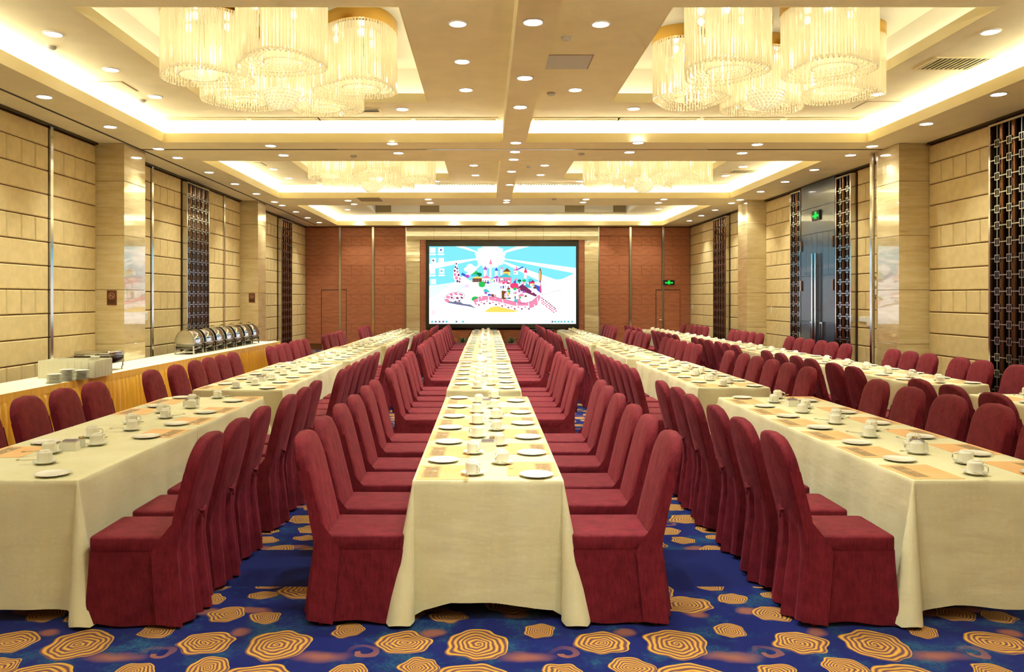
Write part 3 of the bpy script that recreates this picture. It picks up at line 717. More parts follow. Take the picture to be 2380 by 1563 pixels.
# wall switches ---------------------------------------------------------------------------
def switch(label, loc, rot, w=.09, h=.09, n=1, cat='switch', nm='wall_switch'):
    r = thing(nm, label, cat, loc, rot)
    m = MB(); m.pad(-.0, .014, -w/2, w/2, -h/2, h/2, .003, .006, 1); kid('plate', m.mesh('plate', 'white_plastic'), r)
    for k in range(n):
        c0 = -w/2+w*(k+.5)/n; m = MB(); m.box(.012, .02, c0-w/n*.28, c0+w/n*.28, -h*.3, h*.3); kid('rocker', m.mesh('rocker', 'white_plastic'), r)
switch('wide white switch plate between the door lattice and the column', (XR-.022, 14.60, 1.35), pi, .28, .1, 3)
switch('white switch box beside the wide switch plate', (XR-.022, 14.36, 1.32), pi, .16, .17, 1)
switch('tiny white wall plate left of the dark double door', (XR-.022, 19.25, 1.45), pi, .07, .16)
switch('small white switch in the far right corner', (XR-.022, 26.6, 1.45), pi, .12, .14)
switch('small white switch in the far left corner', (XL+.022, 26.3, 1.50), 0, .12, .14)
switch('clear white socket plate beside the nearer left column', (XL+.022, 14.25, 1.42), 0, .12, .16)
ni = thing('alarm_niche', 'wood framed alarm niche in the right wall by the chrome post', 'alarm', (XR-.022, 14.0, 1.92), pi)
m = MB(); m.box(0, .02, -.24, .24, -.2, -.17); m.box(0, .02, -.24, .24, .17, .2); m.box(0, .02, -.24, -.21, -.17, .17); m.box(0, .02, .21, .24, -.17, .17); kid('frame', m.mesh('frame', 'table_wood'), ni)
m = MB(); m.box(0, .008, -.21, .21, -.17, .17); kid('back_plate', m.mesh('back_plate', 'grille_beige'), ni)
m = MB(); m.box(.008, .03, -.12, .12, .03, .13); m.box(.008, .03, -.12, .12, -.12, -.02); kid('alarm_unit', m.mesh('alarm_unit', 'white_plastic'), ni)

# ------------------------------------------------------------------ downlights
m = MB(); m.lathe([(.082, -.012), (.098, -.006), (.1, 0), (.082, 0), (.082, -.012)], 24, cap0=False, cap1=False); dl_ring = m.mesh('trim_ring', 'white_plastic', True)
m = MB(); m.lathe([(.083, -.004), (.083, -.003)], 20); dl_lens = m.mesh('lens', 'lamp')
dl0 = None
L_D = bpy.data.lights.new('downlight_lamp', 'SPOT'); L_D.energy = DOWN_W; L_D.spot_size = math.radians(98); L_D.spot_blend = .8; L_D.color = (.97, 1, .84); L_D.shadow_soft_size = .08
def downlight(px, py, z, label, group):
    global dl0
    x, y, _ = at_z(px, py, z)
    if dl0 is None:
        dl0 = thing('downlight', label, 'ceiling light', (x, y, z), 0, group); kid('trim_ring', dl_ring, dl0); kid('lens', dl_lens, dl0)
    else: dup(dl0, (x, y, z), 0, label, group)
    l = bpy.data.objects.new('lamp', L_D); l.location = (x, y, z-.03); COL.objects.link(l)
def dline(pts, z, what, group):
    for i, (px, py) in enumerate(pts): downlight(px, py, z, '%s downlight %s' % (ORD[i+1], what), group)
dline([(103, 224), (256, 294), (368, 345), (413, 366), (486, 400), (546, 427), (596, 450), (638, 469), (656, 477), (688, 492), (715, 506), (742, 517)], ZC, 'from the front along the left edge of the ceiling', 'downlights along the ceiling edges')
dline([(2321, 218), (2153, 287), (1893, 394), (1825, 422), (1768, 445), (1720, 464), (1700, 472), (1662, 488), (1630, 501), (1602, 513)], ZC, 'from the front along the right edge of the ceiling', 'downlights along the ceiling edges')
dline([(1239, 50), (1220, 180), (1209, 248), (1194, 370), (1189, 398), (1185, 429), (1178, 465)], ZC, 'from the front along the central ceiling beam', 'downlights on the central beam')
dline([(629, 338), (912, 333), (1199, 331), (1483, 331), (1760, 335), (2027, 339)], ZC, 'from the left just before the partition track', 'downlights beside the partition track')
dline([(659, 360), (926, 355), (1197, 352), (1463, 353), (1725, 355), (1977, 360)], ZC, 'from the left just past the partition track', 'downlights beside the partition track')
dline([(124, 78), (258, 161), (361, 224), (935, 253), (1083, 208), (1074, 142), (1064, 54)], ZU, 'clockwise round the near left chandelier', 'downlights round the chandeliers')
dline([(1396, 55), (1337, 208), (1473, 252), (2040, 218), (2302, 73)], ZU, 'clockwise round the near right chandelier', 'downlights round the chandeliers')
dline([(636, 393), (671, 414), (1014, 421), (1105, 407), (1101, 384)], ZU, 'clockwise round the far left chandelier', 'downlights round the chandeliers')
dline([(1266, 384), (1256, 406), (1348, 421), (1686, 408), (1727, 387)], ZU, 'clockwise round the far right chandelier', 'downlights round the chandeliers')
dline([(809, 466), (995, 463), (1362, 463), (1543, 463)], ZC, 'from the left in the nearer row beyond the far chandeliers', 'downlights before the screen')
dline([(823, 474), (1000, 471), (1177, 470), (1355, 470), (1530, 471)], ZC, 'from the left in the farther row beyond the far chandeliers', 'downlights before the screen')
dline([(808, 487), (833, 501), (944, 501), (1056, 501), (1168, 501), (1279, 500), (1390, 500), (1502, 501), (1530, 486)], ZU, 'from the left round the coffer nearest the screen', 'downlights before the screen')
# unseen bare lamps added above and behind the camera as front fill
for x in (-5.3, -4.4, -.25, .45, 1.2, 5.3, 6.2):
    for y in (5.4, 3.0, .8, -1.9, -3.2):
        l = bpy.data.objects.new('lamp', L_D); l.location = (x, y, ZC-.03); COL.objects.link(l)

# ------------------------------------------------------------------ ceiling vents and small fittings
def vent(label, px0, px1, py0, py1, z, slats=8, mat='grille_dark', frame='ceiling', along='x'):
    x0, d1, _ = at_z((px0), py1, z); xa = (px0-PX)*at_z(0, (py0+py1)/2, z)[1]/F; xb = (px1-PX)*at_z(0, (py0+py1)/2, z)[1]/F
    ya = at_z(0, py0, z)[1]; yb = at_z(0, py1, z)[1]; ya, yb = sorted((ya, yb))
    r = thing('ceiling_vent', label, 'vent', ((xa+xb)/2, (ya+yb)/2, z)); w, h = (xb-xa)/2, (yb-ya)/2
    m = MB(); e = .03
    m.box(-w-e, w+e, h, h+e, -.012, 0); m.box(-w-e, w+e, -h-e, -h, -.012, 0); m.box(-w-e, -w, -h, h, -.012, 0); m.box(w, w+e, -h, h, -.012, 0); kid('frame', m.mesh('frame', 'lip'), r)
    m = MB(); m.box(-w, w, -h, h, -.003, 0); kid('opening', m.mesh('opening', mat), r)
    if slats:
        if along == 'x':
            s = MB(); s.box(-w, w, -.006, .006, -.011, -.003); sm = s.mesh('slat', frame)
            for k in range(slats): kid('slat', sm, r, (0, -h+2*h*(k+.5)/slats, 0))
        else:
            s = MB(); s.box(-.008, .008, -h, h, -.011, -.003); sm = s.mesh('slat', frame)
            for k in range(slats): kid('slat', sm, r, (-w+2*w*(k+.5)/slats, 0, 0))
vent('dark slatted return grille beside the near right chandelier', 2155, 2275, 134, 160, ZU, 11, 'dark', 'lip', 'y')
vent('small dark slatted grille beside the far right chandelier', 1697, 1754, 395, 402, ZU, 9, 'dark', 'lip', 'y')
for i, (a, b, c) in enumerate(((392, 572, 'left'), (584, 740, 'second'), (745, 955, 'third'), (965, 1152, 'right'))):
    vent(('slim linear air slot, %s one in front of the near left chandelier cove' % c), a, b, 274, 278, ZU, 2, 'grille_beige', 'lip')
for i, (a, b, c) in enumerate(((1242, 1435, 'left'), (1440, 1620, 'second'), (1635, 1815, 'third'), (1828, 1998, 'right'))):
    vent(('slim linear air slot, %s one in front of the near right chandelier cove' % c), a, b, 274, 278, ZU, 2, 'grille_beige', 'lip')
vent('short dark air slot beside the near left chandelier', 838, 880, 252, 259, ZU, 0, 'grille_dark')
for a, b, c in ((655, 735, 'left of the far left chandelier'), (1010, 1150, 'right of the far left chandelier'), (1204, 1350, 'left of the far right chandelier'), (1640, 1690, 'right of the far right chandelier')):
    vent('pale comb slotted vent ' + c, a, b, 426, 429, ZU, 24, 'grille_dark', 'lip', 'y')
def hatch_panel(label, px0, px1, py0, py1, z, mat='ceiling'):
    xa = (px0-PX)*at_z(0, (py0+py1)/2, z)[1]/F; xb = (px1-PX)*at_z(0, (py0+py1)/2, z)[1]/F
    ya, yb = sorted((at_z(0, py0, z)[1], at_z(0, py1, z)[1]))
    r = thing('access_hatch', label, 'hatch', ((xa+xb)/2, (ya+yb)/2, z)); w, h = (xb-xa)/2, (yb-ya)/2
    m = MB(); m.box(-w, w, -h, h, -.008, 0); kid('cover', m.mesh('cover', mat), r)
    m = MB(); e = .02; m.box(-w-e, w+e, h, h+e, -.003, 0); m.box(-w-e, w+e, -h-e, -h, -.003, 0); m.box(-w-e, -w, -h, h, -.003, 0); m.box(w, w+e, -h, h, -.003, 0); kid('gap', m.mesh('gap', 'grille_beige'), r)
hatch_panel('flush beige access hatch left of the near left chandelier', 218, 300, 190, 211, ZU)
hatch_panel('flush beige access hatch right of the near right chandelier', 2000, 2075, 236, 252, ZU)
hatch_panel('grey rectangular ceiling panel beside the central beam', 1264, 1370, 128, 159, ZU, 'grey_panel')
hatch_panel('flush access hatch at the left of the far left coffer', 560, 612, 378, 385, ZU)
hatch_panel('tan ceiling panel beyond the far left chandelier', 836, 884, 460, 468, ZC, 'grille_beige')
m = MB(); m.lathe([(.055, 0), (.055, -.02), (.035, -.035), (.01, -.038)], 16); det_me = m.mesh('smoke_detector', 'grey_panel', True)
for px, py, z, w in ((118, 108, ZU, 'near the left edge of the front left coffer'), (329, 232, ZU, 'beside the access hatch left of the near chandelier'), (1316, 86, ZU, 'right of the central beam near the top of the photo'),
                     (1281, 216, ZU, 'right of the central beam beyond the grey panel'), (822, 362, ZC, 'left of the centre before the far left chandelier'), (1351, 357, ZC, 'right of the centre past the partition track'),
                     (1230, 387, ZU, 'right of the beam near the far right chandelier'), (1288, 462, ZC, 'beyond the far right chandelier')):
    tag(obj('smoke_detector', det_me, None, at_z(px, py, z)), 'small round grey smoke detector ' + w, 'detector')
# four return grilles on the far face of the last coffer's deep box
for i, (px0, px1) in enumerate(((864, 909), (976, 1021), (1313, 1358), (1425, 1470))):
    xa, xb = (px0-PX)*by1/F, (px1-PX)*by1/F
    r = thing('return_grille', '%s square beige air grille from the left in the coffer by the screen' % ORD[i+1], 'vent', ((xa+xb)/2, by1, 4.66), 0, 'square grilles in the coffer by the screen')
    w = (xb-xa)/2; m = MB(); m.box(-w, w, -.015, 0, -.14, .17); kid('back_plate', m.mesh('back_plate', 'grille_beige'), r)
    s = MB(); s.box(-w, w, -.022, -.015, -.006, .006); sm = s.mesh('slat', 'grille_beige')
    for k in range(8): kid('slat', sm, r, (0, 0, -.12+k*.038))

# ------------------------------------------------------------------ chandeliers
ZB = 4.19
def outline(n, seed, R=.47, s=1.0):
    o = []
    for i in range(n):
        t = 2*pi*i/n
        r = R*(1+.10*cos(3*t+seed)+.06*cos(2*t+seed*2))*s
        o.append((r*cos(t), r*sin(t)))
    return o
petal = []
for sd in (0.3, 2.1):
    n = 92; ol = outline(n, sd)
    rods = MB()
    def rod(x, y, z0, z1, r=.0095):
        a0 = random.random()
        rods.rings([[(x+r*cos(a0+2*pi*k/4), y+r*sin(a0+2*pi*k/4), z) for k in range(4)] for z in (z0, z1)], True, True)
    for x, y in ol: rod(x, y, ZB+random.uniform(-.006, .006), 4.87)
    for x, y in outline(60, sd, .47, .86): rod(x, y, ZB+.07+random.uniform(-.01, .01), 4.87, .008)
    spir = [((.16+.20*i/46)*cos(i/46*1.7*pi+sd), (.16+.20*i/46)*sin(i/46*1.7*pi+sd)) for i in range(46)]
    for x, y in spir: rod(x, y, ZB+.02, 4.84)
    rm = rods.mesh('crystal_curtain', 'rod_glass', True, 60)
    bd = MB()
    for rr, zz, cnt in ((.98, 0, 60), (.90, .035, 54), (.80, .06, 46), (.70, .075, 40), (.60, .08, 34), (.5, .08, 28)):
        for x, y in outline(cnt, sd, .47, rr): bd.ball((x, y, ZB+zz-.005), .0135, 5, 3)
    for x, y in spir[::1]: bd.ball((x, y, ZB+.012), .0135, 5, 3)
    bm_ = bd.mesh('crystal_fringe', 'bead_glass')
    pl = MB(); o2 = outline(64, sd, .47, 1.03)
    pl.rings([[(x, y, z) for x, y in o2] for z in (4.86, ZT)]); plm = pl.mesh('gold_plate', 'gold', True, 40)
    mr = MB(); mr.rings([[(x, y, z) for x, y in outline(64, sd, .47, .9)] for z in (4.848, 4.859)]); mrm = mr.mesh('mirror_plate', 'chrome')
    petal.append((plm, rm, bm_, mrm))
bulb_me = MB(); bulb_me.ball((0, 0, 0), .035, 10, 6, 1.3); bulb_me = bulb_me.mesh('bulb', 'bulb', True)
ball = MB()
for k in range(7):
    ph = pi*.5*(k+.5)/7; cnt = max(4, int(26*cos(ph))); R = .19
    for j in range(cnt): ball.ball((R*cos(ph)*cos(2*pi*j/cnt+k), R*cos(ph)*sin(2*pi*j/cnt+k), -R*sin(ph)*.85), .022, 6, 4)
for rr in (.205, .12):
    for j in range(int(rr*130)): ball.ball((rr*cos(2*pi*j/int(rr*130)), rr*sin(2*pi*j/int(rr*130)), .02), .018, 6, 4)
ball_me = ball.mesh('crystal_ball', 'ball_glass', True)
st = MB()
for a in range(8):
    for k in range(24): st.ball((.05*cos(a*pi/4), .05*sin(a*pi/4), .06+k*.037), .013, 5, 4)
strand_me = st.mesh('bead_strand', 'ball_glass', True)
L_C = bpy.data.lights.new('chandelier_lamp', 'POINT'); L_C.energy = CHAND_W; L_C.color = (1, .98, .80); L_C.shadow_soft_size = .09
def chandelier(cx, cyy, cz, offs, label):
    r = thing('chandelier', label, 'chandelier', (cx, cyy, 0), 0, 'crystal rod chandeliers')
    m = MB(); m.lathe([(.08, 4.9), (.08, ZT)], 20); kid('ceiling_rose', m.mesh('ceiling_rose', 'gold', True), r)
    kid('bead_strand', strand_me, r, (0, 0, 4.13)); kid('crystal_ball', ball_me, r, (0, 0, 4.11))
    for i, (dx, dy, k, ro) in enumerate(offs):
        plm, rm, bm_, mrm = petal[k]
        p = kid('gold_plate', plm, r, (dx, dy, 0), ro)
        c = kid('crystal_curtain', rm, p); c['kind'] = 'stuff'
        c = kid('crystal_fringe', bm_, p); c['kind'] = 'stuff'
        kid('mirror_plate', mrm, p)
        for q3 in range(3): kid('bulb', bulb_me, p, (.25*cos(q3*2.1), .25*sin(q3*2.1), 4.79))
        l = bpy.data.objects.new('lamp', L_C); l.location = (dx, dy, 4.48); l.parent = r; COL.objects.link(l)
LOFF = [(-.75, -.42, 0, .5), (.22, -.92, 1, 1.2), (.86, .08, 0, 3.0), (-.62, .70, 1, 2.2), (.28, 1.02, 0, 4.4)]
ROFF = [(-.68, -.62, 1, .4), (.42, -.72, 0, 2.2), (-.72, .62, 0, 1.6), (.30, 1.0, 1, 5.2), (1.0, .35, 0, 4.0)]
chandelier(-2.37, 9.25, 0, LOFF, 'near left crystal chandelier of five clustered glass rod drums')
chandelier(3.26, 9.25, 0, ROFF, 'near right crystal chandelier with its long bead strand in view')
chandelier(-2.37, 16.6, 0, LOFF, 'far left crystal chandelier of clustered rod drums, partly hidden by ceiling')
chandelier(-2.37, 1.85, 0, LOFF, 'unseen left crystal chandelier over the viewer, added as front fill light')  # this pair is out of view, added to brighten the near fronts
chandelier(3.26, 1.85, 0, ROFF, 'unseen right crystal chandelier over the viewer, added as front fill light')
chandelier(3.30, 16.6, 0, ROFF, 'far right crystal chandelier seen beyond the partition track')

# ------------------------------------------------------------------ draped tablecloths
def cloth_mesh(w, l, free0, free1, hl, hr, seed, seam=.05, lift=.37):
    """w across (x), l along (y from 0); free0/free1: end hangs free; hl/hr: hem height on the left and right side"""
    rnd = random.Random(seed); top = .757; hw = w/2
    corners = [(-hw, 0), (hw, 0), (hw, l), (-hw, l)]
    norms = [(0, -1), (1, 0), (0, 1), (-1, 0)]
    hemz = [.085, hr, .085, hl]; free = [free0, True, free1, True]
    T, Hm = [], []
    for s in range(4):
        sd = .004 if (hl > .3 and s in (2, 3)) or (hr > .3 and s in (0, 1)) else seam
        A = corners[s]; B = corners[(s+1) % 4]; n = norms[s]; L = math.hypot(B[0]-A[0], B[1]-A[1]); dx, dy = (B[0]-A[0])/L, (B[1]-A[1])/L
        cc = .06; ns = max(6, int((L-2*cc)/.05)); ph = rnd.uniform(0, 6); amp = (.012 if (s in (0, 2) or seam > .01) else .004) if free[s] else .0
        for i in range(ns+1):
            u = cc+(L-2*cc)*i/ns; off = ((.022 if (s in (0, 2) or seam > .01) else .007) if free[s] else -.004) + amp*sin(u*9+ph)+amp*.6*sin(u*21+ph*2)
            edgef = min(1, min(u-cc, L-cc-u)/.15); off = off*(.15+.85*edgef)
            T.append((A[0]+dx*u, A[1]+dy*u, top)); z = hemz[s]+.018*sin(u*4+ph)*edgef-(.03*(1-edgef) if hemz[s] < .3 else 0)
            if s in (0, 2):      # the end lifts where a chair is pushed in at the corner
                for hh, at0 in ((hr, s == 2), (hl, s == 0)):
                    dc = u if at0 else L-u
                    if hh > .3: z += (hh-z)*max(0, min(1, (lift-dc)/.07))
            Hm.append((A[0]+dx*u+n[0]*off, A[1]+dy*u+n[1]*off, z, .45))
        n2 = norms[(s+1) % 4]; f = free[s] and free[(s+1) % 4]
        r = .078 if f else .05*sd/.05; a = math.atan2(n[1], n[0]); K = 21
        hz = max(hemz[s], hemz[(s+1) % 4]); lowz = .012 if hz < .3 else (hz-.02)
        if hz > .3: r = .02
        outw = (.058 if w > .79 and w < .86 else .072) if f and hz < .3 else .02
        C = (B[0]+(n[0]+n2[0])*outw, B[1]+(n[1]+n2[1])*outw)
        if not f:   # next to the adjoining table: bulge only sideways
            side = n if free[s] else n2; C = (B[0]+side[0]*sd*.7-(n[0]+n2[0]-side[0])*(r+.004), B[1]+side[1]*sd*.7-(n[1]+n2[1]-side[1])*(r+.004))
        for i in range(K):
            t = i/(K-1); an = a+math.radians(-140+370*t)
            T.append((B[0]-(n[0]+n2[0])*.012+.012*cos(a+pi/2*t)-dx*.03*(1-t)*0, B[1]-(n[1]+n2[1])*.012+.012*sin(a+pi/2*t), top))
            Hm.append((C[0]+r*cos(an), C[1]+r*sin(an), lowz+.012*abs(cos(an*2)), 1.0))
    rows = [0, .03, .12, .25, .4, .55, .7, .85, 1]
    rs = [[(x*(1-.006/hw), .006+(y)*(1-.012/l), top) for x, y, z in T], [(x, y, top-.007) for x, y, z in T]]
    for t in rows[1:]:
        rr = []
        for (x, y, z), (hx, hy, hz, p) in zip(T, Hm):
            k = t**p; rr.append((x+(hx-x)*k, y+(hy-y)*k, (top-.007)+(hz-(top-.007))*t))
        rs.append(rr)
    m = MB(); m.rings(rs, True, False); me = m.mesh('tablecloth', 'table_cloth', True, 50)
    return me
def table_mesh_parts(w, l):
    t = MB(); t.box(-w/2+.01, w/2-.01, .01, l-.01, .715, .745); top = t.mesh('tabletop', 'table_wood')
    g = MB(); g.tube([(0, 0, 0), (0, 0, .715)], .018, 8); return top, g.mesh('leg', 'steel', True)
ROWS = {
 'L': ('left table row', [(-3.17, -2.20, 4.30), (-3.14, -2.17, 8.54), (-3.03, -2.12, 12.55), (-2.95, -2.04, 16.45), (-2.86, -2.0, 20.42)]),
 'C': ('centre table row', [(-.395, .425, 4.30), (-.415, .385, 8.54), (-.42, .40, 12.75), (-.41, .41, 16.65), (-.40, .42, 20.55)]),
 'R': ('right-of-centre table row', [(2.31, 3.27, 4.30), (2.33, 3.13, 8.74), (2.30, 3.08, 12.95), (2.24, 3.02, 16.85), (2.20, 3.0, 20.75)]),
 'RR': ('right wall table row', [(4.95, 5.80, 4.55), (4.90, 5.73, 9.05), (4.89, 5.69, 13.30), (4.80, 5.60, 17.2), (4.75, 5.53, 21.1)])}
TL = 1.8
cm = {}
for rk, (rname, groups) in ROWS.items():
    for gi, (x0, x1, y0) in enumerate(groups):
        w = x1-x0; tucked_l = rk == 'L'; tucked_r = rk in ('R', 'RR')
        for k in range(2):
            if rk == 'RR' and gi == 0 and k == 0: continue
            key = (round(w, 2), k, tucked_l, tucked_r, rk)
            if key not in cm:
                cm[key] = (cloth_mesh(w, TL, k == 0, k == 1, .52 if tucked_l else .085, .52 if tucked_r else .085, int(w*100)+k, .008 if rk == 'C' else .062, .44 if rk == 'RR' else .37), table_mesh_parts(w, TL))
            me, (tp, lg) = cm[key]; half = 'nearer' if k == 0 else 'farther'; y = y0+k*TL+.0015*k
            t = thing('banquet_table', 'folding table under the cloth, %s half of %s block in %s' % (half, ORD[gi+1], rname), 'table', ((x0+x1)/2, y, 0), 0, 'banquet tables under cloths')
            kid('tabletop', tp, t)
            for sx_ in (-1, 1):
                for yy in (.25, TL-.25): kid('leg', lg, t, (({'C': 0, 'L': .10, 'R': -.10, 'RR': -.22}[rk])+sx_*.08, yy, 0))
            c = obj('tablecloth', me, None, ((x0+x1)/2, y, 0))
            tag(c, 'cream tablecloth on the %s half of the %s block in the %s' % (half, ORD[gi+1], rname), 'tablecloth', 'cream tablecloths')

# ------------------------------------------------------------------ chairs
def BX(z): return -.19-(max(z, .42)-.42)*.25       # front plane of the backrest
m = MB(); m.pad(-.215, .215, -.206, .206, .393, .476, .009, .03, 4, .006); seat_me = m.mesh('seat', 'velvet', True, 50)
def back_outline(ins):
    o = []; hw = .207-ins; zt = .995-ins; r = .15-ins*.5; z0 = .42
    o += [(hw-.012, z0), (hw, .60), (hw, .72), (hw, zt-r)]
    for k in range(1, 9): a = pi/2*k/8; o.append((hw-r+r*cos(a)**.9, zt-r+r*sin(a)))
    o.append((0, zt+.006))
    o += [(-y, z) for y, z in reversed(o[:-1])]
    return o
m = MB(); rs = []
for ins, t in ((.022, -.066), (.006, -.060), (0, -.045), (0, -.015), (.006, -.002), (.024, .006), (.08, .010)):
    rs.append([(BX(z)+t, y, z) for y, z in back_outline(ins)])
m.rings(rs); back_me = m.mesh('backrest', 'velvet', True, 60)
def skirt():
    T, Hh = [], []; rnd = random.Random(3)
    cs = [(-.215, -.206), (.215, -.206), (.215, .206), (-.215, .206)]; nm = [(0, -1), (1, 0), (0, 1), (-1, 0)]
    for s in range(4):
        A, B, n = cs[s], cs[(s+1) % 4], nm[s]; L = math.hypot(B[0]-A[0], B[1]-A[1]); dx, dy = (B[0]-A[0])/L, (B[1]-A[1])/L; ns = 14
        for i in range(ns+1):
            u = .04+(L-.08)*i/ns; o = .004+.007*sin(u*24+s*2)+.006*abs(u/L-.5)*2
            T.append((A[0]+dx*u+n[0]*.002, A[1]+dy*u+n[1]*.002)); Hh.append((A[0]+dx*u+n[0]*o, A[1]+dy*u+n[1]*o, .02+.008*sin(u*12+s)))
        a = math.atan2(n[1], n[0]); n2 = nm[(s+1) % 4]
        for i in range(9):
            t = i/8; an = a+math.radians(-60+210*t); C = (B[0]+(n[0]+n2[0])*.012, B[1]+(n[1]+n2[1])*.0)
            T.append((B[0]-(n[0]+n2[0])*.028+.03*cos(a+pi/2*t), B[1]-(n[1]+n2[1])*.028+.03*sin(a+pi/2*t))); Hh.append((C[0]+.012*cos(an), C[1]+.012*sin(an), .006))
    rs = []
    for t in (0, .08, .3, .5, .75, 1):
        rs.append([(x+(hx-x)*t**1.2, y+(hy-y)*t**1.2, .402+(hz-.402)*t) for (x, y), (hx, hy, hz) in zip(T, Hh)])
    m = MB(); m.rings(rs, False, False); return m.mesh('skirt', 'velvet', True, 50)
skirt_me = skirt()
def drape():
    us = [-1.42, -1.28, -1.14, -1.04] + [-1+.1*i for i in range(21)] + [1.04, 1.14, 1.28, 1.42]
    zs = [.82, .78, .74, .70, .64, .585, .55, .48, .40, .32, .24, .16, .08, .012]
    rs = []
    for z in zs:
        f = max(0, (.60-z)/.60); pin = math.exp(-((z-.57)/.05)**2); row = []
        hw = .207+.018*f
        xb = BX(z)-.068-.055*f
        if z < .42: xb = BX(.42)-.068-.055*f
        for u in us:
            au = abs(u); y = max(-1, min(1, u))*hw; x = xb
            if au > 1: x += (au-1)*(.15 if z > .52 else (.26 if z > .45 else .36))+.004; y = math.copysign(hw+.004+.02*f*(au-1), u)
            else:
                p = .075*f**.6*math.exp(-(u/.12)**2)*(1 if z < .6 else 0)
                fl = .034*f**.6*math.exp(-((au-.26)/.13)**2)+.02*f*sin(u*13)*(au > .4)
                x += p-fl+.012*pin*(1-au)+.008*f*sin(u*9+1)
                x += .035*(au**4)*(.5+f*.5)
                y -= y*.10*pin*(1-au)
            row.append((x, y, z+(.010*sin(u*5) if z < .05 else 0) + (.01 if z < .05 else 0)))
        rs.append(row)
    m = MB(); m.rings(rs, False, False, False); return m.mesh('back_drape', 'velvet', True, 60)
drape_me = drape()
m = MB(); m.ball((0, 0, 0), .015, 10, 6, .9); m.tube([(.004, -.05, .016), (0, 0, 0), (.004, .05, .018)], .007, 6); m.tube([(0, -.018, -.04), (0, 0, 0), (0, .016, -.045)], .006, 6); knot_me = m.mesh('knot', 'velvet', True, 60)
chair0 = None; nch = [0]
def place_chair(x, y, face, label, group):
    """x: centre of the chair; face +1 looks towards +x"""
    global chair0
    ro = (0 if face > 0 else pi)+random.uniform(-.02, .02); nch[0] += 1
    if chair0 is None:
        chair0 = thing('banquet_chair', label, 'chair', (x, y, 0), ro, group)
        kid('seat', seat_me, chair0); kid('backrest', back_me, chair0); kid('skirt', skirt_me, chair0); kid('back_drape', drape_me, chair0); kid('knot', knot_me, chair0, (-.318, 0, .565))
    else: dup(chair0, (x, y, 0), ro, label, group)
def seq(a, n, p): return [a+i*p for i in range(n)]
CH = {  # row, side: (facing, [(x of centre, [depths])] per block)
 ('L', 'left'): (1, [(-3.13, [5.0, 5.55, 6.12, 6.65, 7.15]), (-3.10, [8.3, 8.95, 9.55, 9.95, 10.4, 10.85]), (-2.97, [12.2, 12.65, 13.1, 13.6, 14.05, 14.5]), (-2.91, [16.0, 16.5, 17.05, 17.6, 18.2]), (-2.82, [19.3, 19.8, 20.3, 21.0])]),
 ('L', 'right'): (-1, [(-1.875, [4.36, 4.87, 5.4, 6.08, 6.6, 7.12]), (-1.86, [8.4, 8.82, 9.3, 9.8, 10.4, 11.05]), (-1.80, [12.1, 12.65, 13.2, 13.75, 14.3, 14.9]), (-1.74, [15.9, 16.4, 16.9, 17.5, 18.0, 18.6]), (-1.68, [19.7, 20.2, 20.8, 21.4, 22.0])]),
 ('C', 'left'): (1, [(-.652, [4.40, 4.94, 5.54, 6.06, 6.7, 7.17]), (-.67, [8.56, 9.0, 9.55, 10.1, 10.7, 11.2]), (-.675, [12.5, 13.0, 13.5, 14.05, 14.6, 15.15]), (-.67, [16.1, 16.6, 17.15, 17.7, 18.3, 18.9]), (-.66, [19.9, 20.5, 21.1, 21.7, 22.3])]),
 ('C', 'right'): (-1, [(.686, [4.40, 5.02, 5.50, 6.14, 6.7, 7.17]), (.655, [8.58, 9.05, 9.55, 10.0, 10.55, 11.1]), (.68, [12.45, 12.95, 13.5, 14.0, 14.55, 15.1]), (.69, [16.1, 16.65, 17.2, 17.8, 18.4, 18.9]), (.70, [20.0, 20.6, 21.2, 22.0])]),
 ('R', 'left'): (1, [(1.955, [4.38, 4.9, 5.47, 6.1, 6.6, 7.12]), (1.92, [8.54, 8.95, 9.5, 10.05, 10.6, 11.2]), (1.90, [12.3, 12.8, 13.3, 13.9, 14.5, 15.0]), (1.84, [16.0, 16.5, 17.0, 17.6, 18.2, 18.8]), (1.80, [19.8, 20.4, 21.0, 21.6, 22.3])]),
 ('R', 'right'): (-1, [(3.22, [5.12, 5.68, 6.2, 6.75, 7.35]), (3.13, [8.7, 9.25, 9.68, 10.28, 10.8, 11.4]), (3.08, [12.9, 13.35, 13.75, 14.2, 14.75, 15.25]), (3.03, [16.5, 17.0, 17.6, 18.3, 19.0]), (2.99, [20.1, 20.6, 21.1, 21.7, 22.2])]),
 ('RR', 'left'): (1, [(4.36, [6.35, 6.9, 7.4]), (4.36, [8.75, 9.25, 9.85, 10.35, 10.85, 11.4]), (4.34, [12.75, 13.2, 13.65, 14.25, 14.7, 15.1]), (4.24, [16.4, 16.85, 17.4, 17.95, 18.5]), (4.2, [20.0, 20.6, 21.2, 21.8])]),
 ('RR', 'right'): (-1, [(5.58, []), (5.60, [8.95, 9.6, 10.08, 10.75, 11.2, 11.6]), (5.55, [12.75, 13.35, 13.85, 14.3, 14.85, 15.4]), (5.50, [16.45, 17.0, 17.45, 18.25, 18.9]), (5.43, [20.0, 20.7, 21.4, 22.4, 23.3])])}
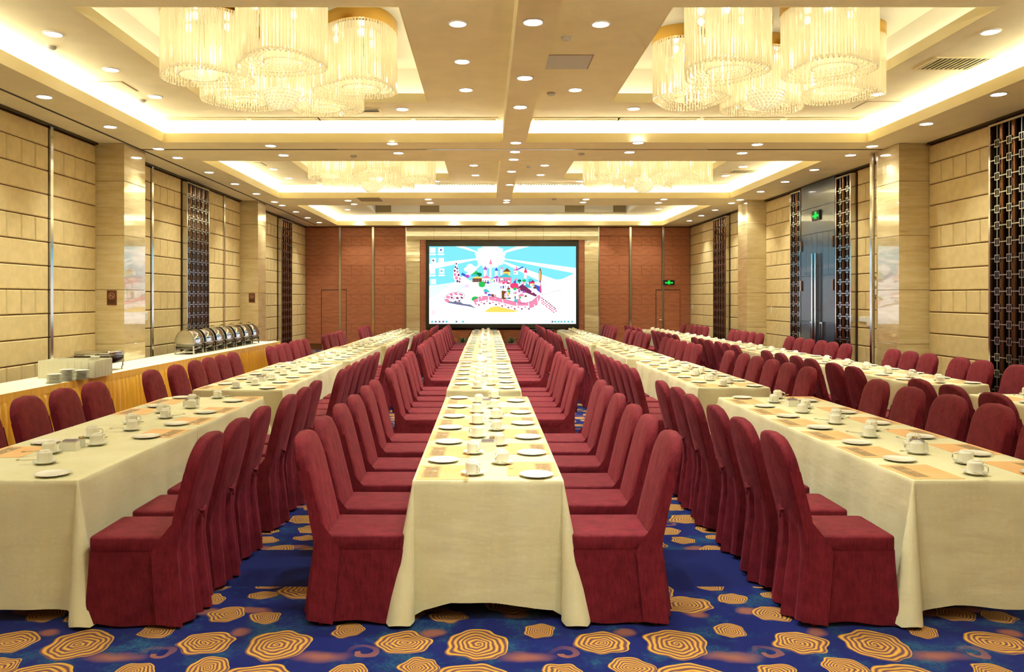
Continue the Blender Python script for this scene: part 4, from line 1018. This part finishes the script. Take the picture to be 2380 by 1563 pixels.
for (rk, side), (face, blocks) in CH.items():
    for gi, (x, ds) in enumerate(blocks):
        dd = []
        for d in ds: dd.append(max(d, dd[-1]+.482) if dd else d)
        if ds and rk+side in ('Lleft', 'Rright', 'RRright'):      # tucked under the table: keep clear of the cloth at the block's ends
            y0 = ROWS[rk][1][gi][2]; dd[0] = max(dd[0], y0-.20)
            for q_ in range(1, len(dd)): dd[q_] = max(dd[q_], dd[q_-1]+.482)
            dd[-1] = min(dd[-1], y0+3.40)
            for q_ in range(len(dd)-2, -1, -1): dd[q_] = min(dd[q_], dd[q_+1]-.482)
        for i, d in enumerate(dd):
            sh = .04 if gi == 0 and rk+side in ('Lright', 'Cleft', 'Cright', 'Rleft') else -.09
            place_chair(x+random.uniform(-.012, .012), d+sh, face, '%s maroon covered chair from the front, %s side of %s block, %s' % (ORD[i+1], side, ORD[gi+1], ROWS[rk][0]), 'maroon covered banquet chairs')

# ------------------------------------------------------------------ place settings
m = MB(); m.box(-.1425, .1425, -.185, .185, 0, .0015); mat_me = m.mesh('placemat', 'placemat')
m = MB(); m.lathe([(.055, 0), (.058, .004), (.075, .006), (.094, .0125), (.093, .014), (.074, .0085), (.055, .006), (.001, .006)], 28, cap1=False); plate_me = m.mesh('plate', 'porcelain', True, 60)
m = MB(); m.lathe([(.033, 0), (.036, .004), (.050, .007), (.067, .016), (.066, .0175), (.048, .010), (.03, .008), (.001, .008)], 24, cap1=False); sauc_me = m.mesh('saucer', 'porcelain', True, 60)
m = MB(); m.lathe([(.0415, 0), (.042, .03), (.0415, .052), (.0395, .059), (.033, .064), (.029, .066), (.028, .0695), (.026, .0695), (.024, .067), (.001, .067)], 22, cap1=False); cup_me = m.mesh('cup', 'cup_porcelain', True, 40)
m = MB(); m.tube([(.040, 0, .014), (.058, 0, .014), (.068, 0, .024), (.068, 0, .040), (.056, 0, .050), (.040, 0, .051)], .0048, 6); hand_me = m.mesh('handle', 'cup_porcelain', True, 60)
m = MB(); m.tube([(0, 0, .002), (.04, 0, .004), (.085, 0, .007)], .0022, 6)
m.lathe([(.001, -.002), (.010, -.001), (.0135, .003), (.012, .0035), (.001, .001)], 12, (.100, 0, .008), False, False); spoon_me = m.mesh('spoon', 'steel', True, 60)
cup0 = None
TOPZ = .7575
GRP = {'placemat': 'printed orange placemats', 'plate': 'small dessert plates', 'saucer': 'saucers under upturned cups', 'cup': 'upturned coffee cups', 'spoon': 'teaspoons on saucers'}
def put(nm, me, x, y, z, ro, lab, cat=None):
    return tag(obj(nm, me, None, (x, y, z), ro), lab, cat or nm, GRP[nm])
SKIP = {('L', 'left', 0, 0): 'all', ('L', 'left', 0, 2): 'mp', ('L', 'left', 0, 3): 'mp', ('L', 'right', 0, 0): 'm', ('L', 'right', 0, 1): 'mp', ('L', 'left', 1, 0): '', ('L', 'left', 2, 3): 'all', ('L', 'left', 2, 4): 'all', ('C', 'left', 2, 3): 'cs', ('C', 'right', 2, 3): 'cs', ('C', 'left', 2, 0): 'cs', ('C', 'right', 2, 1): 'cs', ('C', 'left', 2, 1): 'cs', ('R', 'left', 2, 0): 'cs', ('R', 'left', 2, 1): 'cs', ('R', 'left', 2, 5): 'cs', ('R', 'right', 2, 0): 'cs'}
for rk, (rname, groups) in ROWS.items():
    for gi, (x0, x1, y0) in enumerate(groups):
        wide = x1-x0 > .9; cin = .41 if wide else .335; pin = .20 if wide else .135; xm = .155
        for side in ('left', 'right'):
            for i in range(6):
                if rk == 'RR' and gi == 0 and i < 4: continue
                sk = SKIP.get((rk, side, gi, i), '')
                if sk == 'all': continue
                s = 1 if side == 'left' else -1; ex = x0 if side == 'left' else x1
                b = y0+.20+.595*i if not (i == 5) else y0+3.36 - (.12 if side == 'left' else 0)
                jx, jy = random.uniform(-.015, .015), random.uniform(-.02, .02)
                my = b+(0 if side == 'left' else .09)
                py_ = b+(.30 if side == 'left' else -.09); cyy = b+(-.07 if side == 'left' else .22)
                py_ = min(py_, y0+3.49); cyy = min(cyy, y0+3.5)
                where = '%s side of %s block, %s' % (side, ORD[gi+1], rname); o_ = ORD[i+1]
                ml, mr_ = my-.185, my+.185
                if 'm' not in sk: put('placemat', mat_me, ex+s*(xm+.0)+jx*.4, my+jy*.5, TOPZ, (0 if s > 0 else pi)+random.uniform(-.03, .03), '%s orange printed placemat, %s' % (o_, where))
                if 'p' not in sk: put('plate', plate_me, ex+s*pin+jx, py_+jy, TOPZ+.0015, 0, '%s white plate, %s' % (o_, where))
                if 'c' in sk: continue
                cx = ex+s*cin-jx
                put('saucer', sauc_me, cx, cyy, TOPZ+.0015, 0, '%s white saucer, %s' % (o_, where))
                hr = random.choice((-.5, .4, 1.2, 2.6, -2.2, -1.0)) if rk != 'L' else random.choice((-.7, 2.4, -2.0, .2))
                lab = '%s upturned white cup, %s' % (o_, where)
                if cup0 is None:
                    cup0 = put('cup', cup_me, cx, cyy, TOPZ+.0113, hr, lab); kid('handle', hand_me, cup0)
                else: dup(cup0, (cx, cyy, TOPZ+.0113), hr, lab)
                sr = hr+random.choice((.9, -.9, 1.3)); q_ = .045
                if not (wide and (i+gi) % 5 == 4):
                    sp = put('spoon', spoon_me, cx+(.047)*cos(sr)+.02*sin(sr), cyy+(.047)*sin(sr)-.02*cos(sr), TOPZ+.020, sr+.35, '%s teaspoon on saucer, %s' % (o_, where))
# sugar boxes and toothpick holders
m = MB(); m.rings([[(-.055, -.035, 0), (.055, -.035, 0), (.055, .035, 0), (-.055, .035, 0)], [(-.05, -.032, .055), (.05, -.032, .055), (.05, .032, .055), (-.05, .032, .055)],
                   [(-.044, -.026, .055), (.044, -.026, .055), (.044, .026, .055), (-.044, .026, .055)], [(-.044, -.026, .012), (.044, -.026, .012), (.044, .026, .012), (-.044, .026, .012)]])
sb_me = m.mesh('box', 'porcelain')
sa = [MB(), MB()]
for k in range(6): a = sa[k % 2]; a.box(-.038, .038, -.022+k*.008, -.018+k*.008, .014, .062+.004*(k % 3))
sa_me = [sa[0].mesh('sachets', 'sachet_red'), sa[1].mesh('sachets', 'sachet_blue')]
m = MB(); m.lathe([(.022, 0), (.024, .004), (.024, .06), (.022, .06), (.021, .01), (.001, .008)], 16, cap1=False); th_me = m.mesh('glass', 'moist_glass', True)
m = MB()
for k in range(14): a = k*2.4; m.tube([(.010*cos(a), .010*sin(a), .01), (.015*cos(a), .015*sin(a), .074)], .0016, 4)
pk_me = m.mesh('picks', 'pick')
for rk, (rname, groups) in ROWS.items():
    for gi, (x0, x1, y0) in enumerate(groups):
        for k, yy in enumerate((.86, 2.95)):
            if rk == 'RR' and gi == 0 and k == 0: continue
            xc = (x0+x1)/2-.0; half = 'nearer' if k == 0 else 'farther'
            r = thing('sugar_box', 'white sugar sachet box, %s table of %s block, %s' % (half, ORD[gi+1], rname), 'sugar box', (xc, y0+yy-.02, TOPZ), .1, 'sugar sachet boxes')
            kid('box', sb_me, r); kid('sachets', sa_me[0], r); kid('sachets', sa_me[1], r)
            r = thing('toothpick_holder', 'small toothpick holder, %s table of %s block, %s' % (half, ORD[gi+1], rname), 'toothpick holder', (xc+.03, y0+yy+.07, TOPZ), 0, 'toothpick holders')
            kid('glass', th_me, r); p = kid('picks', pk_me, r); p['kind'] = 'stuff'

# ------------------------------------------------------------------ buffet
BF = [(-4.99, 6.9), (-4.83, 13.27), (-4.69, 18.2)]; BBK = -5.62
BZ = .752
for k in range(2):
    (xa, ya), (xb, yb) = BF[k], BF[k+1]; ya += .008*k; yb -= .008*(1-k)
    r = thing('buffet_table', '%s half of the long buffet with white top and pleated yellow skirt' % ('nearer' if k == 0 else 'farther'), 'buffet table', (0, 0, 0), 0, 'buffet tables along the left wall')
    m = MB(); m.rings([[(BBK, ya+.004, z), (xa, ya+.004, z), (xb, yb-.004, z), (BBK, yb-.004, z)] for z in (BZ-.03, BZ)]); kid('tabletop', m.mesh('tabletop', 'buffet_top'), r)
    L = math.hypot(xb-xa, yb-ya); n = int(L/.0125); dx, dy = (xb-xa)/L, (yb-ya)/L; nx, ny = dy, -dx
    path = [(xa+dx*L*i/n, ya+dy*L*i/n, nx, ny, L*i/n) for i in range(n+1)]
    if k == 1:
        path += [(xb-(xb-BBK)*j/60, yb, 0, 1, L+(xb-BBK)*j/60) for j in range(1, 61)]
    def PW(u): return sin(u*2*pi/.105+1.5*sin(u*4.3)+.9*sin(u*11))*(.75+.25*sin(u*3.1))
    def ring(z, amp, off, lean=0):
        return [(x+nx_*(off+amp*PW(u)+lean*amp*.5*sin(u*5)), y+ny_*(off+amp*PW(u)), z) for x, y, nx_, ny_, u in path]
    m = MB(); m.rings([ring(.665, .004, .004), ring(.60, .014, .016), ring(.45, .020, .022, .5), ring(.25, .024, .026, .8), ring(.015, .027, .030, 1)], False, False, False)
    kid('skirt', m.mesh('skirt', 'yellow_cloth', True, 60), r)
    m = MB(); m.rings([ring(BZ-.001, .001, .003), ring(.665, .003, .007)], False, False, False); kid('skirt_band', m.mesh('skirt_band', 'yellow_cloth', True, 60), r)
    lgm = MB(); lgm.tube([(0, 0, 0), (0, 0, BZ-.03)], .02, 8); lgm = lgm.mesh('leg', 'steel', True)
    for yy in (ya+.4, (ya+yb)/2, yb-.4):
        kid('leg', lgm, r, (BBK+.1, yy, 0)); kid('leg', lgm, r, (-5.05, yy, 0))

# roll-top chafing dishes
def rolltop_parts():
    P_ = []; L2 = .225; W2 = .17
    m = MB()
    for yy in (-L2, L2):
        for xx in (-W2+.01, W2-.01): m.box(xx-.012, xx+.012, yy-.012, yy+.012, 0, .16)
        m.box(-W2, W2, yy-.010, yy+.010, .035, .055); m.box(-W2, W2, yy-.010, yy+.010, .145, .16)
    for xx in (-W2, W2): m.box(xx-.008, xx+.008, -L2, L2, .145, .16)
    P_.append(('stand', m.mesh('stand', 'steel')))
    m = MB(); m.pad(-W2+.012, W2-.012, -L2+.014, L2-.014, .09, .175, .008, .02, 2); P_.append(('water_pan', m.mesh('water_pan', 'dark_steel', True)))
    m = MB(); m.pad(-W2-.005, W2+.005, -L2-.004, L2+.004, .175, .195, .004, .012, 2); P_.append(('rim', m.mesh('rim', 'chrome', True)))
    m = MB(); R = W2+.002; rs = []
    for yy, s in ((-L2, .985), (-L2+.008, 1), (L2-.008, 1), (L2, .985)):
        rs.append([(R*s*cos(pi*k/18), yy, .195+R*s*1.32*sin(pi*k/18)) for k in range(19)])
    m.rings(rs, True, True, True); P_.append(('lid', m.mesh('lid', 'chrome', True, 35)))
    m = MB()
    for yy in (-L2-.004, L2-.016): m.rings([[( (R+o)*cos(pi*k/18), yy+w_, .195+(R+o)*1.32*sin(pi*k/18)) for k in range(19)] for w_, o in ((0, 0), (0, .006), (.02, .006), (.02, 0))], False, False, False)
    P_.append(('lid_band', m.mesh('lid_band', 'steel', True, 35)))
    m = MB(); m.tube([(R*.9, -.10, .27), (R+.03, -.10, .275), (R+.03, .10, .275), (R*.9, .10, .27)], .006, 6); m.tube([(0, -.14, .44), (0, -.14, .455), (0, .14, .455), (0, .14, .44)], .006, 6)
    m.tube([(0, 0, .455), (0, 0, .475)], .008, 6); P_.append(('handle', m.mesh('handle', 'dark_steel', True)))
    m = MB(); m.lathe([(.03, 0), (.045, .002), (.045, .05), (.03, .055)], 14, (0, .08, .006)); m.lathe([(.03, 0), (.045, .002), (.045, .05), (.03, .055)], 14, (0, -.08, .006)); P_.append(('fuel_burner', m.mesh('fuel_burner', 'dark_steel', True)))
    return P_
rp = rolltop_parts(); ch0 = None
for i in range(7):
    y = 14.12+i*.525; x = -5.25+.018*i; lab = '%s roll-top steel chafing dish from the front of the row of seven' % ORD[i+1]
    if ch0 is None:
        ch0 = thing('chafing_dish', lab, 'chafing dish', (x, y, BZ), 0, 'roll-top chafing dishes on the buffet')
        for nm, me in rp: kid(nm, me, ch0)
    else: dup(ch0, (x, y, BZ), 0, lab)
# flat rectangular chafing dish
r = thing('chafing_dish', 'low rectangular steel chafing dish with flat lid beside the column', 'chafing dish', (-5.32, 10.95, BZ), .0)
m = MB(); Wx, Wy = .26, .19
for xx in (-Wx, Wx):
    for yy in (-Wy, Wy): m.tube([(xx*.92, yy*.92, 0), (xx*.92, yy*.92, .03), (xx*.96, yy*.96, .05), (xx*.96, yy*.96, .19)], .010, 6)
m.box(-Wx*.95, Wx*.95, -Wy*.95, -Wy*.88, .165, .185); m.box(-Wx*.95, Wx*.95, Wy*.88, Wy*.95, .165, .185); m.box(-Wx*.95, Wx*.95, -Wy*.95, -Wy*.88, .02, .032)
kid('stand', m.mesh('stand', 'steel', True), r)
m = MB(); m.pad(-Wx, Wx, -Wy, Wy, .10, .205, .01, .03, 3); kid('water_pan', m.mesh('water_pan', 'dark_steel', True), r)
m = MB(); m.pad(-Wx-.02, Wx+.02, -Wy-.02, Wy+.02, .205, .218, .004, .03, 3); kid('rim', m.mesh('rim', 'chrome', True), r)
m = MB(); m.pad(-Wx, Wx, -Wy, Wy, .218, .262, .014, .05, 4, .004); kid('lid', m.mesh('lid', 'chrome', True), r)
m = MB(); m.tube([(-.07, -Wy-.02, .215), (-.07, -Wy-.05, .22), (.07, -Wy-.05, .22), (.07, -Wy-.02, .215)], .006, 6); kid('handle', m.mesh('handle', 'steel', True), r)
m = MB()
for xx in (-.12, .12): m.lathe([(.035, 0), (.045, .003), (.045, .05), (.03, .055)], 14, (xx, 0, .003))
kid('fuel_burner', m.mesh('fuel_burner', 'dark_steel', True), r)
# dish rack of pale plastic with compartments
r = thing('dish_rack', 'pale plastic glass rack with ribbed sides on the buffet', 'rack', (-5.17, 10.05, BZ), .05)
m = MB(); Wx, Wy, H = .345, .24, .215
m.box(-Wx, Wx, -Wy, Wy, 0, .02); m.box(-Wx, Wx, -Wy, -Wy+.012, .02, H); m.box(-Wx, Wx, Wy-.012, Wy, .02, H); m.box(-Wx, -Wx+.012, -Wy+.012, Wy-.012, .02, H); m.box(Wx-.012, Wx, -Wy+.012, Wy-.012, .02, H)
kid('body', m.mesh('body', 'rack_plastic'), r)
m = MB()
for k in range(9): xx = -Wx+.01+(2*Wx-.02)*k/8; m.box(xx-.008, xx+.008, -Wy-.008, -Wy, .01, H-.01)
for k in range(6): yy = -Wy+.01+(2*Wy-.02)*k/5; m.box(Wx, Wx+.008, yy-.008, yy+.008, .01, H-.01)
kid('ribs', m.mesh('ribs', 'rack_plastic'), r)
m = MB()
for k in range(1, 7): xx = -Wx+2*Wx*k/7; m.box(xx-.003, xx+.003, -Wy+.012, Wy-.012, .1, H-.006)
for k in range(1, 5): yy = -Wy+2*Wy*k/5; m.box(-Wx+.012, Wx-.012, yy-.003, yy+.003, .1, H-.012)
kid('dividers', m.mesh('dividers', 'rack_plastic'), r)
m = MB(); m.lathe([(.045, 0), (.05, .004), (.058, .035), (.055, .035), (.047, .008), (.001, .006)], 20, cap1=False); bowl = m.mesh('bowl', 'porcelain', True)
o = obj('bowl', bowl, None, (-4.96, 10.12, BZ+.215)); tag(o, 'small white bowl standing on the plastic glass rack', 'bowl')
m = MB(); m.lathe([(.05, 0), (.055, .003), (.085, .010), (.086, .012), (.05, .006), (.001, .005)], 24, cap1=False); spl = m.mesh('plate', 'porcelain', True, 60)
for (x, y, n, w) in ((-5.02, 9.27, 9, 'nearest'), (-4.985, 9.49, 12, 'middle'), (-4.90, 9.66, 10, 'farthest')):
    for k in range(n):
        pos = 'topmost plate' if k == n-1 else ('bottom plate' if k == 0 else '%s plate from the bottom' % ORD[k+1])
        o = obj('plate', spl, None, (x+random.uniform(-.003, .003), y+random.uniform(-.003, .003), BZ+.0115*k)); tag(o, '%s of the %s stack on the buffet' % (pos, w), 'plate', 'stacked plates on the buffet')

# ------------------------------------------------------------------ by the screen: plants and floor speakers
def plant(x, y, h, label, seed):
    rnd = random.Random(seed); r = thing('potted_plant', label, 'plant', (x, y, 0), 0, 'low potted plants under the screen')
    m = MB(); m.lathe([(.10, 0), (.15, .22), (.165, .24), (.15, .24), (.13, .2)], 16); kid('pot', m.mesh('pot', 'pot', True), r)
    m = MB()
    for i in range(70):
        a = rnd.uniform(0, 2*pi); e = rnd.uniform(.15, 1.3); L = rnd.uniform(.22, h); w = .018
        p = [(0, 0, .2), (L*.55*cos(a)*cos(e), L*.55*sin(a)*cos(e), .2+L*.6*sin(e)), (L*cos(a)*cos(e), L*sin(a)*cos(e), .2+L*.95*sin(e)-.06)]
        nx, ny = -sin(a)*w, cos(a)*w
        m.add([p[0], (p[1][0]+nx, p[1][1]+ny, p[1][2]), p[2], (p[1][0]-nx, p[1][1]-ny, p[1][2])], [(0, 1, 2, 3)])
    o = kid('leaves', m.mesh('leaves', 'leaf'), r); o['kind'] = 'stuff'
plant(-.75, 25.9, .42, 'dark green potted plant left of the centre row under the screen', 1)
plant(.85, 25.9, .42, 'dark green potted plant right of the centre row under the screen', 2)
plant(1.62, 25.9, .42, 'dark green potted plant beside the right-of-centre chairs under the screen', 3)
for x, w in ((.03, 'at the far end of the centre row'), (1.90, 'right of the centre under the screen')):
    r = thing('floor_speaker', 'low black speaker cabinet ' + w, 'speaker', (x, 26.3, 0), 0, 'black speaker cabinets under the screen')
    m = MB(); m.box(-.36, .36, -.2, .2, .02, .70); kid('cabinet', m.mesh('cabinet', 'black'), r)
    m = MB(); m.box(-.33, .33, -.212, -.2, .06, .66); kid('grille', m.mesh('grille', 'dark'), r)
    m = MB(); [m.lathe([(.02, 0), (.02, .02)], 10, (a, b, 0)) for a in (-.3, .3) for b in (-.15, .15)]; kid('feet', m.mesh('feet', 'dark'), r)
print('chairs', nch[0], 'objects', len(bpy.data.objects))
